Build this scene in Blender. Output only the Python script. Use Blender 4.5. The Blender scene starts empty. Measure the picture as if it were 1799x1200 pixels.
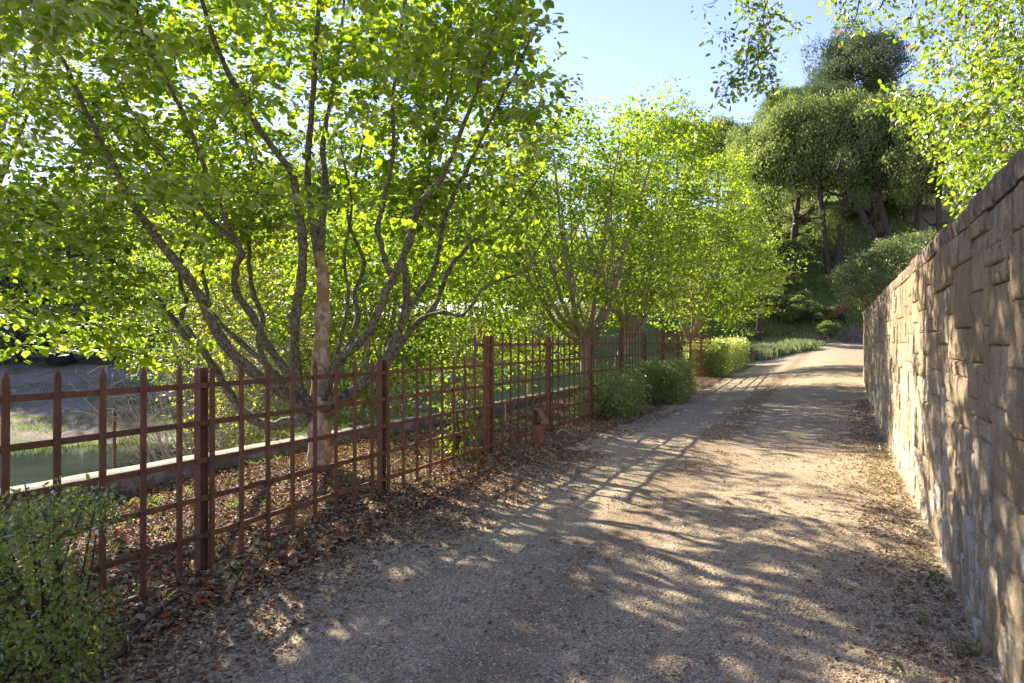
import bpy, math, random
import numpy as np
from mathutils import Vector, Matrix, Euler

random.seed(7)
rng = np.random.default_rng(7)
R = math.radians
SC = bpy.context.scene
COL = SC.collection

# ------------------------------------------------------------------ camera
EYE = 1.70
cam_d = bpy.data.cameras.new('camera'); cam = bpy.data.objects.new('camera', cam_d); COL.objects.link(cam)
cam.location = (0, 0, EYE); cam.rotation_euler = (R(90), 0, 0)
cam_d.lens = 24.0; cam_d.sensor_width = 36.0; cam_d.clip_start = 0.05; cam_d.clip_end = 1500
SC.camera = cam

# ------------------------------------------------------------------ sky, sun, exposure
SUN_AZ = R(33)      # to the left of the viewing direction
SUN_EL = R(27)
world = bpy.data.worlds.new('World'); SC.world = world; world.use_nodes = True
wn = world.node_tree.nodes; wl = world.node_tree.links
bg = wn['Background']; sky = wn.new('ShaderNodeTexSky'); sky.sky_type = 'NISHITA'
sky.sun_disc = False; sky.sun_elevation = SUN_EL; sky.sun_rotation = -SUN_AZ
sky.air_density = 1.0; sky.dust_density = 0.05; sky.ozone_density = 2.0; sky.altitude = 100
tint = wn.new('ShaderNodeMix'); tint.data_type = 'RGBA'; tint.blend_type = 'MULTIPLY'; tint.inputs[0].default_value = 1.0
tint.inputs[7].default_value = (.96, .78, .97, 1)
wl.new(sky.outputs[0], tint.inputs[6]); wl.new(tint.outputs[2], bg.inputs[0]); bg.inputs[1].default_value = 0.092
SUNV = Vector((-math.sin(SUN_AZ)*math.cos(SUN_EL), math.cos(SUN_AZ)*math.cos(SUN_EL), math.sin(SUN_EL)))
sl = bpy.data.lights.new('sun', 'SUN'); sl.energy = 4.2; sl.angle = R(0.53); sl.color = (1.0, 0.91, 0.77)
so = bpy.data.objects.new('sun', sl); COL.objects.link(so); so.location = (0, 0, 40)
so.rotation_euler = SUNV.to_track_quat('Z', 'Y').to_euler()
SC.view_settings.view_transform = 'Standard'; SC.view_settings.look = 'None'
SC.view_settings.gamma = 1.0; SC.view_settings.use_curve_mapping = False
SC.view_settings.exposure = 2.1
SC.render.engine = 'CYCLES'
SC.cycles.max_bounces = 8; SC.cycles.transmission_bounces = 6; SC.cycles.diffuse_bounces = 5
SC.cycles.glossy_bounces = 3; SC.cycles.sample_clamp_indirect = 6.0

# ------------------------------------------------------------------ materials
class NT:
    def __init__(s, name):
        s.m = bpy.data.materials.new(name); s.m.use_nodes = True
        s.t = s.m.node_tree; s.t.nodes.clear()
        s.out = s.n('ShaderNodeOutputMaterial')
    def n(s, typ, **kw):
        nd = s.t.nodes.new(typ)
        for k, v in kw.items(): setattr(nd, k, v)
        return nd
    def l(s, a, b): s.t.links.new(a, b)
    def set(s, sock, v):
        if hasattr(v, 'is_linked') or hasattr(v, 'links'): s.l(v, sock)
        elif isinstance(v, (tuple, list)) and len(v) == 3 and sock.type == 'RGBA': sock.default_value = (*v, 1)
        else: sock.default_value = v
    def pos(s): return s.n('ShaderNodeNewGeometry').outputs['Position']
    def obj(s): return s.n('ShaderNodeTexCoord').outputs['Object']
    def map(s, v, scale=(1, 1, 1), rot=(0, 0, 0)):
        m = s.n('ShaderNodeMapping'); s.l(v, m.inputs[0]); m.inputs['Scale'].default_value = scale; m.inputs['Rotation'].default_value = rot
        return m.outputs[0]
    def noise(s, vec, scale, detail=4, rough=.55, col=False, dist=0):
        n = s.n('ShaderNodeTexNoise'); s.l(vec, n.inputs['Vector']); n.inputs['Scale'].default_value = scale
        n.inputs['Detail'].default_value = detail; n.inputs['Roughness'].default_value = rough; n.inputs['Distortion'].default_value = dist
        return n.outputs['Color' if col else 'Fac']
    def vor(s, vec, scale, out='Color', feat='F1', rnd=1):
        n = s.n('ShaderNodeTexVoronoi', feature=feat); s.l(vec, n.inputs['Vector']); n.inputs['Scale'].default_value = scale
        n.inputs['Randomness'].default_value = rnd
        return n.outputs[out]
    def ramp(s, fac, stops, interp='LINEAR'):
        r = s.n('ShaderNodeValToRGB'); r.color_ramp.interpolation = interp
        e = r.color_ramp.elements
        while len(e) < len(stops): e.new(.5)
        for el, (p, c) in zip(e, stops):
            el.position = p; el.color = (*c, 1) if isinstance(c, (tuple, list)) else (c, c, c, 1)
        s.l(fac, r.inputs[0]); return r.outputs[0]
    def mix(s, fac, a, b, mode='MIX'):
        m = s.n('ShaderNodeMix', data_type='RGBA', blend_type=mode)
        s.set(m.inputs[0], fac); s.set(m.inputs[6], a); s.set(m.inputs[7], b); return m.outputs[2]
    def math(s, op, a, b=0.0, clamp=False):
        m = s.n('ShaderNodeMath', operation=op, use_clamp=clamp); s.set(m.inputs[0], a); s.set(m.inputs[1], b); return m.outputs[0]
    def bump(s, h, dist=.01, strength=1.0, nrm=None):
        b = s.n('ShaderNodeBump'); s.l(h, b.inputs['Height']); b.inputs['Distance'].default_value = dist
        b.inputs['Strength'].default_value = strength
        if nrm is not None: s.l(nrm, b.inputs['Normal'])
        return b.outputs[0]
    def princ(s, col, rough=.8, spec=.3, nrm=None, metal=0):
        p = s.n('ShaderNodeBsdfPrincipled'); s.set(p.inputs['Base Color'], col); s.set(p.inputs['Roughness'], rough)
        s.set(p.inputs['Specular IOR Level'], spec); p.inputs['Metallic'].default_value = metal
        if nrm is not None: s.l(nrm, p.inputs['Normal'])
        return p.outputs[0]
    def done(s, sh): s.l(sh, s.out.inputs['Surface']); return s.m

def leaf_mat(name, stops, tr_stops, tfac=.5, gloss=.06, rough=.45):
    """thin leaf: part of the light is reflected, part passes through; per-leaf tint from attribute rnd"""
    t = NT(name)
    a = t.n('ShaderNodeAttribute'); a.attribute_name = 'rnd'
    f = a.outputs['Fac']
    c1 = t.ramp(f, stops); c2 = t.ramp(f, tr_stops)
    d = t.n('ShaderNodeBsdfDiffuse'); t.l(c1, d.inputs[0])
    tr = t.n('ShaderNodeBsdfTranslucent'); t.l(c2, tr.inputs[0])
    m = t.n('ShaderNodeMixShader'); m.inputs[0].default_value = tfac; t.l(d.outputs[0], m.inputs[1]); t.l(tr.outputs[0], m.inputs[2])
    g = t.n('ShaderNodeBsdfGlossy'); g.inputs['Roughness'].default_value = rough; g.inputs[0].default_value = (1, 1, 1, 1)
    fr = t.n('ShaderNodeFresnel'); fr.inputs[0].default_value = 1.4
    k = t.math('MULTIPLY', fr.outputs[0], gloss*10, True)
    k = t.math('MINIMUM', k, .35)
    m2 = t.n('ShaderNodeMixShader'); t.l(k, m2.inputs[0]); t.l(m.outputs[0], m2.inputs[1]); t.l(g.outputs[0], m2.inputs[2])
    return t.done(m2.outputs[0])

def bark_mat(name, c0, c1, lichen=None, lf=.5, scale=8, patches=None):
    t = NT(name); p = t.pos()
    n1 = t.noise(t.map(p, (1, 1, .45)), scale*2.2, 6, .65)
    col = t.ramp(n1, [(.3, c0), (.7, c1)])
    if patches:
        v = t.noise(p, 6, 3, .5, dist=.9)
        col = t.mix(t.ramp(v, [(.45, 0.), (.5, 1.)]), col, patches[0])
        v = t.noise(t.map(p, (1.1, 1, .6)), 13, 3, .5, dist=.8)
        col = t.mix(t.ramp(v, [(.56, 0.), (.6, 1.)]), col, patches[1])
    if lichen:
        v = t.noise(p, 22, 5, .7)
        v2 = t.noise(p, 70, 3, .7)
        fac = t.ramp(t.math('ADD', t.math('MULTIPLY', v, .65), t.math('MULTIPLY', v2, .35)), [(lf-.05, 0.), (lf+.05, 1.)])
        col = t.mix(fac, col, lichen)
    b = t.bump(t.noise(p, scale*5, 6, .7), .012, .9)
    return t.done(t.princ(col, .9, .15, b))

M = {}
# fresh translucent spring leaves of the ironwoods
M['iron_leaf'] = leaf_mat('ironwood_leaf', [(0, (.030, .075, .010)), (.55, (.055, .115, .015)), (1, (.11, .17, .025))],
                          [(0, (.22, .40, .010)), (.5, (.46, .66, .012)), (1, (.74, .80, .04))], .54, .03, .5)
M['yellow_leaf'] = leaf_mat('yellow_shrub_leaf', [(0, (.11, .15, .02)), (1, (.22, .22, .03))],
                          [(0, (.42, .52, .02)), (1, (.8, .72, .05))], .5, .03, .5)
M['oak_leaf'] = leaf_mat('oak_leaf', [(0, (.035, .07, .015)), (.5, (.06, .10, .02)), (.93, (.09, .13, .03)), (.96, (.18, .08, .03)), (1, (.25, .10, .04))],
                          [(0, (.16, .33, .015)), (.5, (.40, .57, .02)), (.93, (.60, .70, .05)), (.96, (.4, .15, .03)), (1, (.5, .22, .05))], .5, .04, .4)
M['far_leaf'] = leaf_mat('distant_oak_leaf', [(0, (.07, .105, .038)), (.5, (.18, .22, .08)), (1, (.34, .36, .15))],
                          [(0, (.14, .23, .03)), (1, (.40, .48, .09))], .40, .008, .6)
M['far_leaf_blue'] = leaf_mat('distant_pale_oak_leaf', [(0, (.05, .08, .045)), (1, (.13, .165, .09))],
                          [(0, (.08, .13, .04)), (1, (.18, .24, .08))], .33, .008, .6)
M['sage_leaf'] = leaf_mat('olive_shrub_leaf', [(0, (.06, .085, .035)), (1, (.16, .19, .08))],
                          [(0, (.18, .25, .04)), (1, (.36, .42, .1))], .38, .02, .5)
M['box_leaf'] = leaf_mat('boxwood_leaf', [(0, (.08, .13, .03)), (.5, (.16, .22, .06)), (.85, (.28, .31, .10)), (1, (.40, .28, .11))],
                          [(0, (.30, .46, .04)), (.6, (.58, .68, .08)), (1, (.78, .66, .13))], .5, .04, .45)
M['litter'] = leaf_mat('fallen_leaf', [(0, (.10, .06, .032)), (.3, (.24, .14, .07)), (.6, (.42, .29, .16)), (.86, (.58, .46, .29)), (.92, (.42, .14, .045)), (1, (.46, .09, .025))],
                          [(0, (.05, .02, .01)), (.6, (.2, .1, .04)), (1, (.4, .1, .03))], .15, .012, .6)
M['grass'] = leaf_mat('grass_blade', [(0, (.04, .08, .02)), (.6, (.085, .14, .03)), (1, (.22, .20, .08))],
                          [(0, (.12, .24, .03)), (.6, (.22, .36, .04)), (1, (.40, .38, .10))], .4, .03, .5)
M['pale_grass'] = leaf_mat('pale_grass_blade', [(0, (.10, .14, .05)), (1, (.28, .28, .15))], [(0, (.2, .3, .06)), (1, (.42, .46, .2))], .35, .01, .6)
M['sunlit_grass'] = leaf_mat('sunny_grass_blade', [(0, (.08, .14, .03)), (.6, (.15, .22, .04)), (1, (.28, .28, .09))], [(0, (.22, .34, .04)), (.6, (.38, .50, .06)), (1, (.55, .54, .15))], .45, .01, .6)  # brighter copy of the grass, sunlight put into its colour
M['dry_grass'] = leaf_mat('dry_grass_blade', [(0, (.20, .15, .09)), (1, (.38, .31, .2))],
                          [(0, (.25, .18, .09)), (1, (.4, .32, .18))], .3, .03, .5)
M['bark_lichen'] = bark_mat('lichen_bark', (.055, .04, .03), (.13, .10, .075), (.22, .23, .14), .505)
M['bark_tan'] = bark_mat('peeling_bark', (.40, .30, .19), (.58, .46, .32), None, patches=((.38, .23, .12), (.24, .22, .16)))
M['bark_pale'] = bark_mat('pale_bark', (.22, .17, .13), (.42, .34, .27), (.36, .36, .25), .52, patches=((.38, .24, .16), (.24, .2, .16)))
M['bark_twig'] = bark_mat('twig_bark', (.07, .05, .035), (.14, .10, .075))
M['bark_dark'] = bark_mat('dark_oak_bark', (.035, .028, .022), (.10, .08, .065))
M['bark_grey'] = bark_mat('dead_grey_bark', (.26, .21, .17), (.42, .36, .30))

TWR = R(25.3)
def gravel():
    t = NT('gravel'); p = t.pos()
    c1 = t.vor(p, 95); c2 = t.vor(p, 42)
    sep = t.n('ShaderNodeSeparateColor'); t.l(c1, sep.inputs[0])
    col = t.ramp(sep.outputs[0], [(0, (.09, .069, .041)), (.3, (.28, .205, .115)), (.55, (.47, .355, .205)), (.8, (.63, .50, .31)), (.92, (.22, .195, .15)), (1, (.82, .72, .53))])
    sep2 = t.n('ShaderNodeSeparateColor'); t.l(c2, sep2.inputs[0])
    col = t.mix(.28, col, t.ramp(sep2.outputs[1], [(0, (.23, .17, .10)), (.5, (.39, .30, .175)), (1, (.56, .45, .30))]))
    big = t.noise(p, .9, 5, .6)
    col = t.mix(t.ramp(big, [(.45, 0.), (.65, .45)]), col, (.43, .325, .22))        # fine sand showing between
    dirt = t.noise(t.map(p, (1, 1, 1)), 2.3, 5, .65)
    col = t.mix(t.ramp(dirt, [(.52, 0.), (.7, .5)]), col, (.17, .115, .07))
    sx = t.n('ShaderNodeSeparateXYZ'); t.l(t.map(p, (1, 1, 1), (0, 0, TWR)), sx.inputs[0])      # x now runs across the driveway
    cen = t.ramp(t.math('ADD', t.math('MULTIPLY', t.math('ABSOLUTE', t.math('ADD', sx.outputs[0], 1.75)), 1.0), t.math('MULTIPLY', t.noise(p, 1.6, 4, .6), .8)), [(.45, 1.), (.85, 0.)])
    col = t.mix(t.math('MULTIPLY', cen, .55), col, (.19, .125, .07))                            # dusty crown between the wheel tracks      # leaf dust and soil stains
    d = t.vor(p, 95, 'Distance'); d2 = t.vor(p, 42, 'Distance')
    h = t.math('ADD', t.math('MULTIPLY', d, -.6), t.math('MULTIPLY', d2, -.7))
    nb = t.bump(h, .008, 1.0)
    nb = t.bump(t.noise(p, 3.0, 5, .6), .05, .5, nb)
    return t.done(t.princ(col, .92, .12, nb))
M['gravel'] = gravel()

def soil(name, a, b, green=None, gs=(.5, .6), gscale=1.2, bank=False):
    t = NT(name); p = t.pos()
    n = t.noise(p, 9, 8, .7); col = t.ramp(n, [(.3, a), (.7, b)])
    v = t.vor(p, 35 if not bank else 12); sp = t.n('ShaderNodeSeparateColor'); t.l(v, sp.inputs[0])
    col = t.mix(.4, col, t.ramp(sp.outputs[0], [(0, a), (.6, b), (1, tuple(min(1, c*1.5) for c in b))]))
    if green:
        g = t.noise(p, gscale, 6, .62); g2 = t.noise(p, 14, 4, .7)
        gg = t.math('ADD', t.math('MULTIPLY', g, .75), t.math('MULTIPLY', g2, .25))
        gc = t.ramp(g2, [(.3, green[0]), (.7, green[1])])
        col = t.mix(t.ramp(gg, [(gs[0], 0.), (gs[1], 1.)]), col, gc)
    nb = t.bump(t.noise(p, 22, 6, .75), .03, .9)
    return t.done(t.princ(col, .95, .1, nb))
M['garden_soil'] = soil('garden_soil', (.10, .065, .04), (.22, .15, .095))
M['bank'] = soil('pond_bank', (.17, .125, .09), (.29, .22, .165), ((.07, .11, .03), (.13, .18, .05)), (.49, .57), .35, True)
M['meadow'] = soil('meadow', (.13, .11, .06), (.22, .18, .11), ((.09, .14, .03), (.17, .23, .05)), (.36, .46), .25, True)
M['hill'] = soil('hillside', (.15, .11, .065), (.25, .19, .11), ((.10, .13, .03), (.19, .22, .06)), (.44, .54), .22, True)

def concrete():
    t = NT('weathered_concrete'); p = t.pos()
    n = t.noise(p, 5, 8, .7); col = t.ramp(n, [(.3, (.20, .165, .125)), (.7, (.32, .275, .215))])
    ge = t.n('ShaderNodeNewGeometry'); sx = t.n('ShaderNodeSeparateXYZ'); t.l(ge.outputs['Normal'], sx.inputs[0])
    side = t.math('SUBTRACT', 1.0, sx.outputs[2], True)
    moss = t.ramp(t.noise(p, 3.1, 6, .7), [(.42, 0.), (.49, 1.)])
    col = t.mix(t.math('MULTIPLY', moss, t.math('MULTIPLY', side, .9)), col, (.05, .042, .018))
    col = t.mix(t.ramp(t.noise(p, 40, 3, .7), [(.55, 0.), (.7, .5)]), col, (.2, .17, .13))
    return t.done(t.princ(col, .92, .2, t.bump(t.noise(p, 30, 6, .7), .012, .8)))
M['concrete'] = concrete()

def corten(name, dark=1.0):
    t = NT(name); p = t.pos()
    n = t.noise(t.map(p, (1, 1, .5)), 16, 8, .72)
    col = t.ramp(n, [(.25, tuple(c*dark for c in (.105, .050, .024))), (.5, tuple(c*dark for c in (.20, .094, .044))), (.75, tuple(c*dark for c in (.32, .158, .075)))])
    oi = t.n('ShaderNodeObjectInfo'); col = t.mix(t.math('MULTIPLY', oi.outputs['Random'], .55), col, tuple(c*dark for c in (.10, .05, .028)))
    s = t.noise(p, 120, 3, .7)
    col = t.mix(t.ramp(s, [(.55, 0.), (.72, .6)]), col, (.30, .13, .06))
    return t.done(t.princ(col, .75, .3, t.bump(t.noise(p, 220, 4, .7), .002, .8)))
M['corten'] = corten('weathering_steel'); M['corten_dark'] = corten('dark_weathering_steel', .42)

def stone():
    t = NT('sandstone'); p = t.pos()
    a = t.n('ShaderNodeAttribute'); a.attribute_name = 'rnd'
    base = t.ramp(a.outputs['Fac'], [(0, (.42, .30, .16)), (.3, (.56, .42, .24)), (.7, (.66, .52, .33)), (.88, (.62, .45, .24)), (1, (.48, .40, .29))])
    n = t.noise(t.map(p, (1, 1, .9)), 8, 9, .72)
    col = t.mix(.45, base, t.ramp(n, [(.25, (.30, .21, .12)), (.5, (.54, .41, .245)), (.78, (.70, .58, .40))]))
    sx = t.n('ShaderNodeSeparateXYZ'); t.l(p, sx.inputs[0])
    # pale mineral bloom, mostly low on the wall, running down
    w = t.noise(t.map(p, (3.2, 3.2, 1.1)), 1.7, 7, .68, dist=.3)
    lowf = t.math('SUBTRACT', 1.15, t.math('MULTIPLY', sx.outputs[2], .62), True)
    wf = t.math('MULTIPLY', t.ramp(w, [(.51, 0.), (.57, .9)]), lowf)
    col = t.mix(wf, col, (.80, .77, .72))
    # dark weathering washed down from the coping
    k = t.noise(t.map(p, (5, 5, .7)), 2.2, 7, .7)
    hi = t.math('MULTIPLY', t.math('SUBTRACT', sx.outputs[2], 1.35), .75, True)
    kf = t.math('MULTIPLY', t.ramp(k, [(.50, 0.), (.60, .85)]), t.math('ADD', hi, .10))
    col = t.mix(kf, col, (.10, .078, .055))
    spk = t.noise(p, 60, 4, .75)
    col = t.mix(t.ramp(spk, [(.56, 0.), (.66, .75)]), col, (.16, .115, .075))
    pit = t.noise(p, 21, 5, .78)
    col = t.mix(t.ramp(pit, [(.57, 0.), (.66, .7)]), col, (.22, .155, .09))
    col = t.mix(t.ramp(pit, [(.30, .6), (.40, 0.)]), col, (.74, .64, .47))
    h = t.math('ADD', t.math('MULTIPLY', t.noise(p, 17, 9, .74), 1.0), t.math('MULTIPLY', t.noise(p, 85, 5, .75), .25))
    return t.done(t.princ(col, .93, .12, t.bump(h, .065, 1.0)))
M['stone'] = stone()
def cap():
    t = NT('coping_stone'); p = t.pos()
    n = t.noise(t.map(p, (1, 1, .6)), 9, 8, .75)
    col = t.ramp(n, [(.3, (.12, .09, .065)), (.46, (.24, .185, .125)), (.58, (.40, .31, .205)), (.72, (.54, .43, .29))])
    return t.done(t.princ(col, .95, .1, t.bump(t.noise(p, 26, 8, .75), .035, 1)))
M['cap'] = cap()
M['corten_lit'] = corten('lit_weathering_steel', 1.5)  # same steel, brightened so the path light looks lit
def simple(name, c, rough=.8, spec=.3, var=.35, sc=12):
    t = NT(name); p = t.pos(); n = t.noise(p, sc, 6, .7)
    col = t.ramp(n, [(.3, tuple(x*(1-var) for x in c)), (.7, tuple(min(1, x*(1+var)) for x in c))])
    return t.done(t.princ(col, rough, spec, t.bump(n, .01, .6)))
M['mortar'] = simple('mortar', (.09, .068, .045))
M['pipe'] = simple('black_pipe', (.02, .02, .022), .45, .5)
M['pvc'] = simple('grey_pipe', (.45, .44, .42), .5, .4)
M['pebble'] = leaf_mat('pebble', [(0, (.10, .077, .052)), (.4, (.35, .26, .155)), (.8, (.53, .41, .26)), (1, (.74, .64, .47))], [(0, (.1, .1, .1)), (1, (.1, .1, .1))], .01, .03, .6)
M['stump'] = simple('red_rotten_wood', (.15, .075, .045), .9, .1, .5, 6)
M['dark_rock'] = simple('dark_rock', (.03, .03, .03), .9, .1, .5, 5)
def water():
    t = NT('pond_water'); p = t.pos()
    col = t.ramp(t.noise(p, .5, 5, .6), [(.35, (.035, .05, .035)), (.7, (.065, .085, .06))])
    nb = t.bump(t.noise(t.map(p, (1, 1.6, 1)), 2.2, 4, .6), .012, .22)
    return t.done(t.princ(col, .04, .5, nb))
M['water'] = water()

# ------------------------------------------------------------------ object helpers
def tag(o, label=None, cat=None, group=None, kind=None):
    if label: o['label'] = label
    if cat: o['category'] = cat
    if group: o['group'] = group
    if kind: o['kind'] = kind
    return o
def empty(name, loc, label, cat, group=None):
    o = bpy.data.objects.new(name, None); o.location = loc; o.empty_display_size = .2; COL.objects.link(o)
    o['base'] = 1; del o['base']
    return tag(o, label, cat, group)
def np_mesh(name, verts, faces, mat, rnd=None, smooth=False, uniq=None):
    """verts (n,3), faces (m,k) numpy (all the same corner count)"""
    me = bpy.data.meshes.new(name)
    verts = np.asarray(verts, dtype=np.float32); faces = np.asarray(faces, dtype=np.int32)
    n, (m, k) = len(verts), faces.shape
    me.vertices.add(n); me.vertices.foreach_set('co', verts.ravel())
    me.loops.add(m*k); me.loops.foreach_set('vertex_index', faces.ravel())
    me.polygons.add(m); me.polygons.foreach_set('loop_start', np.arange(m, dtype=np.int32)*k)
    me.polygons.foreach_set('loop_total', np.full(m, k, dtype=np.int32))
    if smooth: me.polygons.foreach_set('use_smooth', np.ones(m, dtype=bool))
    me.update(calc_edges=True)
    if rnd is not None:
        a = me.attributes.new('rnd', 'FLOAT', 'POINT'); a.data.foreach_set('value', np.asarray(rnd, dtype=np.float32))
    me.materials.append(mat)
    return me
def add(name, me, parent=None, mat_world=False):
    o = bpy.data.objects.new(name, me); COL.objects.link(o)
    if parent is not None:
        o.parent = parent
        o.matrix_parent_inverse = Matrix.Translation(-Vector(parent.location)) if parent.rotation_euler.z == 0 else parent.matrix_basis.inverted()
    return o

class Tubes:
    def __init__(s, n=6): s.v = []; s.f = []; s.n = n; s.c = 0
    def add(s, pts, rad, n=None):
        pts = np.asarray(pts, float); n = n or s.n
        if len(pts) < 2: return
        d = np.gradient(pts, axis=0); d /= (np.linalg.norm(d, axis=1, keepdims=True)+1e-9)
        up = np.array([0.31, .17, 1.0]) if abs(d[0, 2]) < .9 else np.array([1., .1, 0])
        a = np.cross(d, up); a /= (np.linalg.norm(a, axis=1, keepdims=True)+1e-9); b = np.cross(d, a)
        th = np.arange(n)*2*math.pi/n
        rad = np.broadcast_to(np.asarray(rad, float), (len(pts),))
        ring = pts[:, None, :] + rad[:, None, None]*(np.cos(th)[None, :, None]*a[:, None, :] + np.sin(th)[None, :, None]*b[:, None, :])
        s.v.append(ring.reshape(-1, 3))
        k = len(pts); i = np.arange(k-1)[:, None]*n; j = np.arange(n)[None, :]; j2 = (j+1) % n
        f = np.stack([i+j, i+j2, i+n+j2, i+n+j], -1).reshape(-1, 4) + s.c
        s.f.append(f); s.c += k*n
        # end cap
        e = pts[-1]+d[-1]*rad[-1]*.6
        s.v.append(e[None]); t0 = s.c-n
        cf = np.stack([t0+np.arange(n), t0+(np.arange(n)+1) % n, np.full(n, s.c), np.full(n, s.c)], -1)
        s.tri = getattr(s, 'tri', []); s.tri.append(cf[:, :3]); s.c += 1
    def mesh(s, name, mat):
        v = np.concatenate(s.v); q = np.concatenate(s.f)
        t = np.concatenate(s.tri) if getattr(s, 'tri', None) else np.zeros((0, 3), int)
        me = bpy.data.meshes.new(name)
        me.vertices.add(len(v)); me.vertices.foreach_set('co', v.astype(np.float32).ravel())
        me.loops.add(q.size+t.size); me.loops.foreach_set('vertex_index', np.concatenate([q.ravel(), t.ravel()]).astype(np.int32))
        me.polygons.add(len(q)+len(t))
        ls = np.concatenate([np.arange(len(q))*4, q.size+np.arange(len(t))*3]).astype(np.int32)
        lt = np.concatenate([np.full(len(q), 4), np.full(len(t), 3)]).astype(np.int32)
        me.polygons.foreach_set('loop_start', ls); me.polygons.foreach_set('loop_total', lt)
        me.polygons.foreach_set('use_smooth', np.ones(len(q)+len(t), dtype=bool))
        me.update(calc_edges=True); me.materials.append(mat); return me

def unit(v): return v/(np.linalg.norm(v, axis=-1, keepdims=True)+1e-9)
def rand_dirs(n): return unit(rng.normal(size=(n, 3)))

# leaf outline in local axes: x = along the leaf, y = across, z = normal (folded along the midrib)
LEAF_ROUND = np.array([[0, 0, 0], [.28, .34, .05], [.68, .33, .07], [1, 0, -.10], [.68, -.33, .07], [.28, -.34, .05]])
LEAF_OVAL = np.array([[0, 0, 0], [.30, .24, .06], [.72, .22, .06], [1, 0, -.04], [.72, -.22, .06], [.30, -.24, .06]])
LF2 = np.array([[0, 3, 2, 1], [0, 5, 4, 3]])
DIAMOND = np.array([[0, 0, 0], [.45, .30, .08], [1, 0, 0], [.45, -.30, .08]])
LF1 = np.array([[0, 2, 1], [0, 3, 2]])
def leaf_frames(n, dirs, nrm):
    x = unit(dirs); y = unit(np.cross(nrm, x)); z = np.cross(x, y); return x, y, z
def leaf_mesh(name, c, dirs, nrm, size, mat, shape=LEAF_ROUND, rnd=None):
    n = len(c); x, y, z = leaf_frames(n, dirs, nrm); k = len(shape)
    sz = np.broadcast_to(size, (n,))[:, None, None]
    v = c[:, None, :] + sz*(shape[None, :, 0, None]*x[:, None] + shape[None, :, 1, None]*y[:, None] + shape[None, :, 2, None]*z[:, None])
    fl = LF2 if k == 6 else LF1
    f = (np.arange(n)[:, None, None]*k + fl[None]).reshape(-1, fl.shape[1])
    if rnd is None: rnd = rng.random(n)
    return np_mesh(name, v.reshape(-1, 3), f, mat, np.repeat(rnd, k))

# ------------------------------------------------------------------ terrain
TW = R(25.3); SW, CW = math.sin(TW), math.cos(TW)
PW = .74                                   # wall face, right of the camera
def sp_of(x, y): return x*SW+y*CW, x*CW-y*SW
def xy_of(s, p): return s*SW+p*CW, s*CW-p*SW
def woff(s):                                # the wall bends to the right at its far end
    t = np.maximum(0, np.asarray(s, float)-21.5); return .030*t*t
def sm(a, b, x): t = np.clip((x-a)/(b-a), 0, 1); return t*t*(3-2*t)
RS = ([-30, 0, 3, 8, 13, 18, 23, 30, 45, 60, 200], [-1.72, -1.68, -1.67, -1.62, -1.57, -1.40, -1.16, -1.0, -.72, -.4, -.4])
LS = ([-30, 0, 2.5, 5, 8, 14, 20, 30, 45, 60, 200], [-2.0, -1.98, -1.93, -1.80, -1.70, -1.71, -1.62, -1.5, -1.2, -.7, -.7])
def softplus(x, k=3.0): return np.where(x > 8*k, x, np.log1p(np.exp(np.minimum(x/k, 30)))*k)
def hsh(x, y, f, seed=0):
    return np.sin(x*f+seed*1.7+1.3*np.sin(y*f*.7+seed))*np.cos(y*f*1.1+seed*2.1+1.1*np.sin(x*f*.6))
def ground(x, y, fine=True):
    x = np.asarray(x, float); y = np.asarray(y, float)
    s, p = sp_of(x, y)
    r = np.interp(s, *RS); l = np.interp(s, *LS)
    base = l+(r-l)*sm(-4.6, .6, p)
    w = -woff(s)+p
    # pond side
    a = y-(24.6+.33*(x+12)); b = p+10.4; c = (x+8.6)
    sd = np.maximum(np.maximum(a, b*1.0), c) + .5*hsh(x, y, .35, 2)
    bank = np.where(sd < 0, -3.6-.5*np.minimum(1, -sd/2), -3.6+.105*sd*np.where(sd < 25, 1, 25/np.maximum(sd, 25)))
    m = sm(-12.0, -8.3, p)
    low = bank*(1-m)+(base-.32)*m
    z = np.where(p < -7.75, low, base-.05*sm(-5, -7, p))
    # hills
    u = x/np.maximum(y, 5)
    A = .10+.60*sm(-.05, .70, u)
    ee = softplus(y-50-3*sm(.2, -.4, u)); hill = A*(ee-softplus(ee-46, 4.0))
    z = z+hill+sm(48, 60, y)*(.5*hsh(x, y, .17, 5))
    z = z+sm(.3, 2.5, sd)*sm(-10, -14, p)*(.10*hsh(x, y, .9, 7)+.06*hsh(x, y, 2.1, 3))
    # retained slope behind the wall
    ret = .58+.42*np.maximum(0, w-2.2)
    ret = np.minimum(ret, 30)
    k = sm(PW+.06, PW+.30, w)*(1-sm(36, 50, s))
    z = np.where(k > 0, z*(1-k)+np.maximum(ret, z)*k, z)
    if fine:
        z = z+.012*hsh(x, y, 3.1, 1)+.008*hsh(x, y, 7.7, 3)+.03*hsh(x, y, .8, 4)*sm(-3.5, -5.5, p)
        z = z-.02*np.exp(-((p+1.0)/.5)**2)-.02*np.exp(-((p+2.9)/.5)**2)     # faint wheel tracks
    return z+EYE
def gz(x, y): return float(ground(np.array([x]), np.array([y]))[0])
def px(x, y, Y):      # a point seen at photo pixel (x, y), at distance Y
    return np.array([(x-900)/1200*Y, Y, EYE+(600-y)/1200*Y])
def hit(x, y, y0=8.0, y1=190):
    Y = np.linspace(y0, y1, 1500); X = (x-900)/1200*Y; zz = EYE+(600-y)/1200*Y
    g = ground(X, Y); i = np.argmax(g >= zz)
    return (X[i], Y[i], g[i]) if g[i] >= zz[i] else (X[-1], Y[-1], g[-1])

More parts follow.
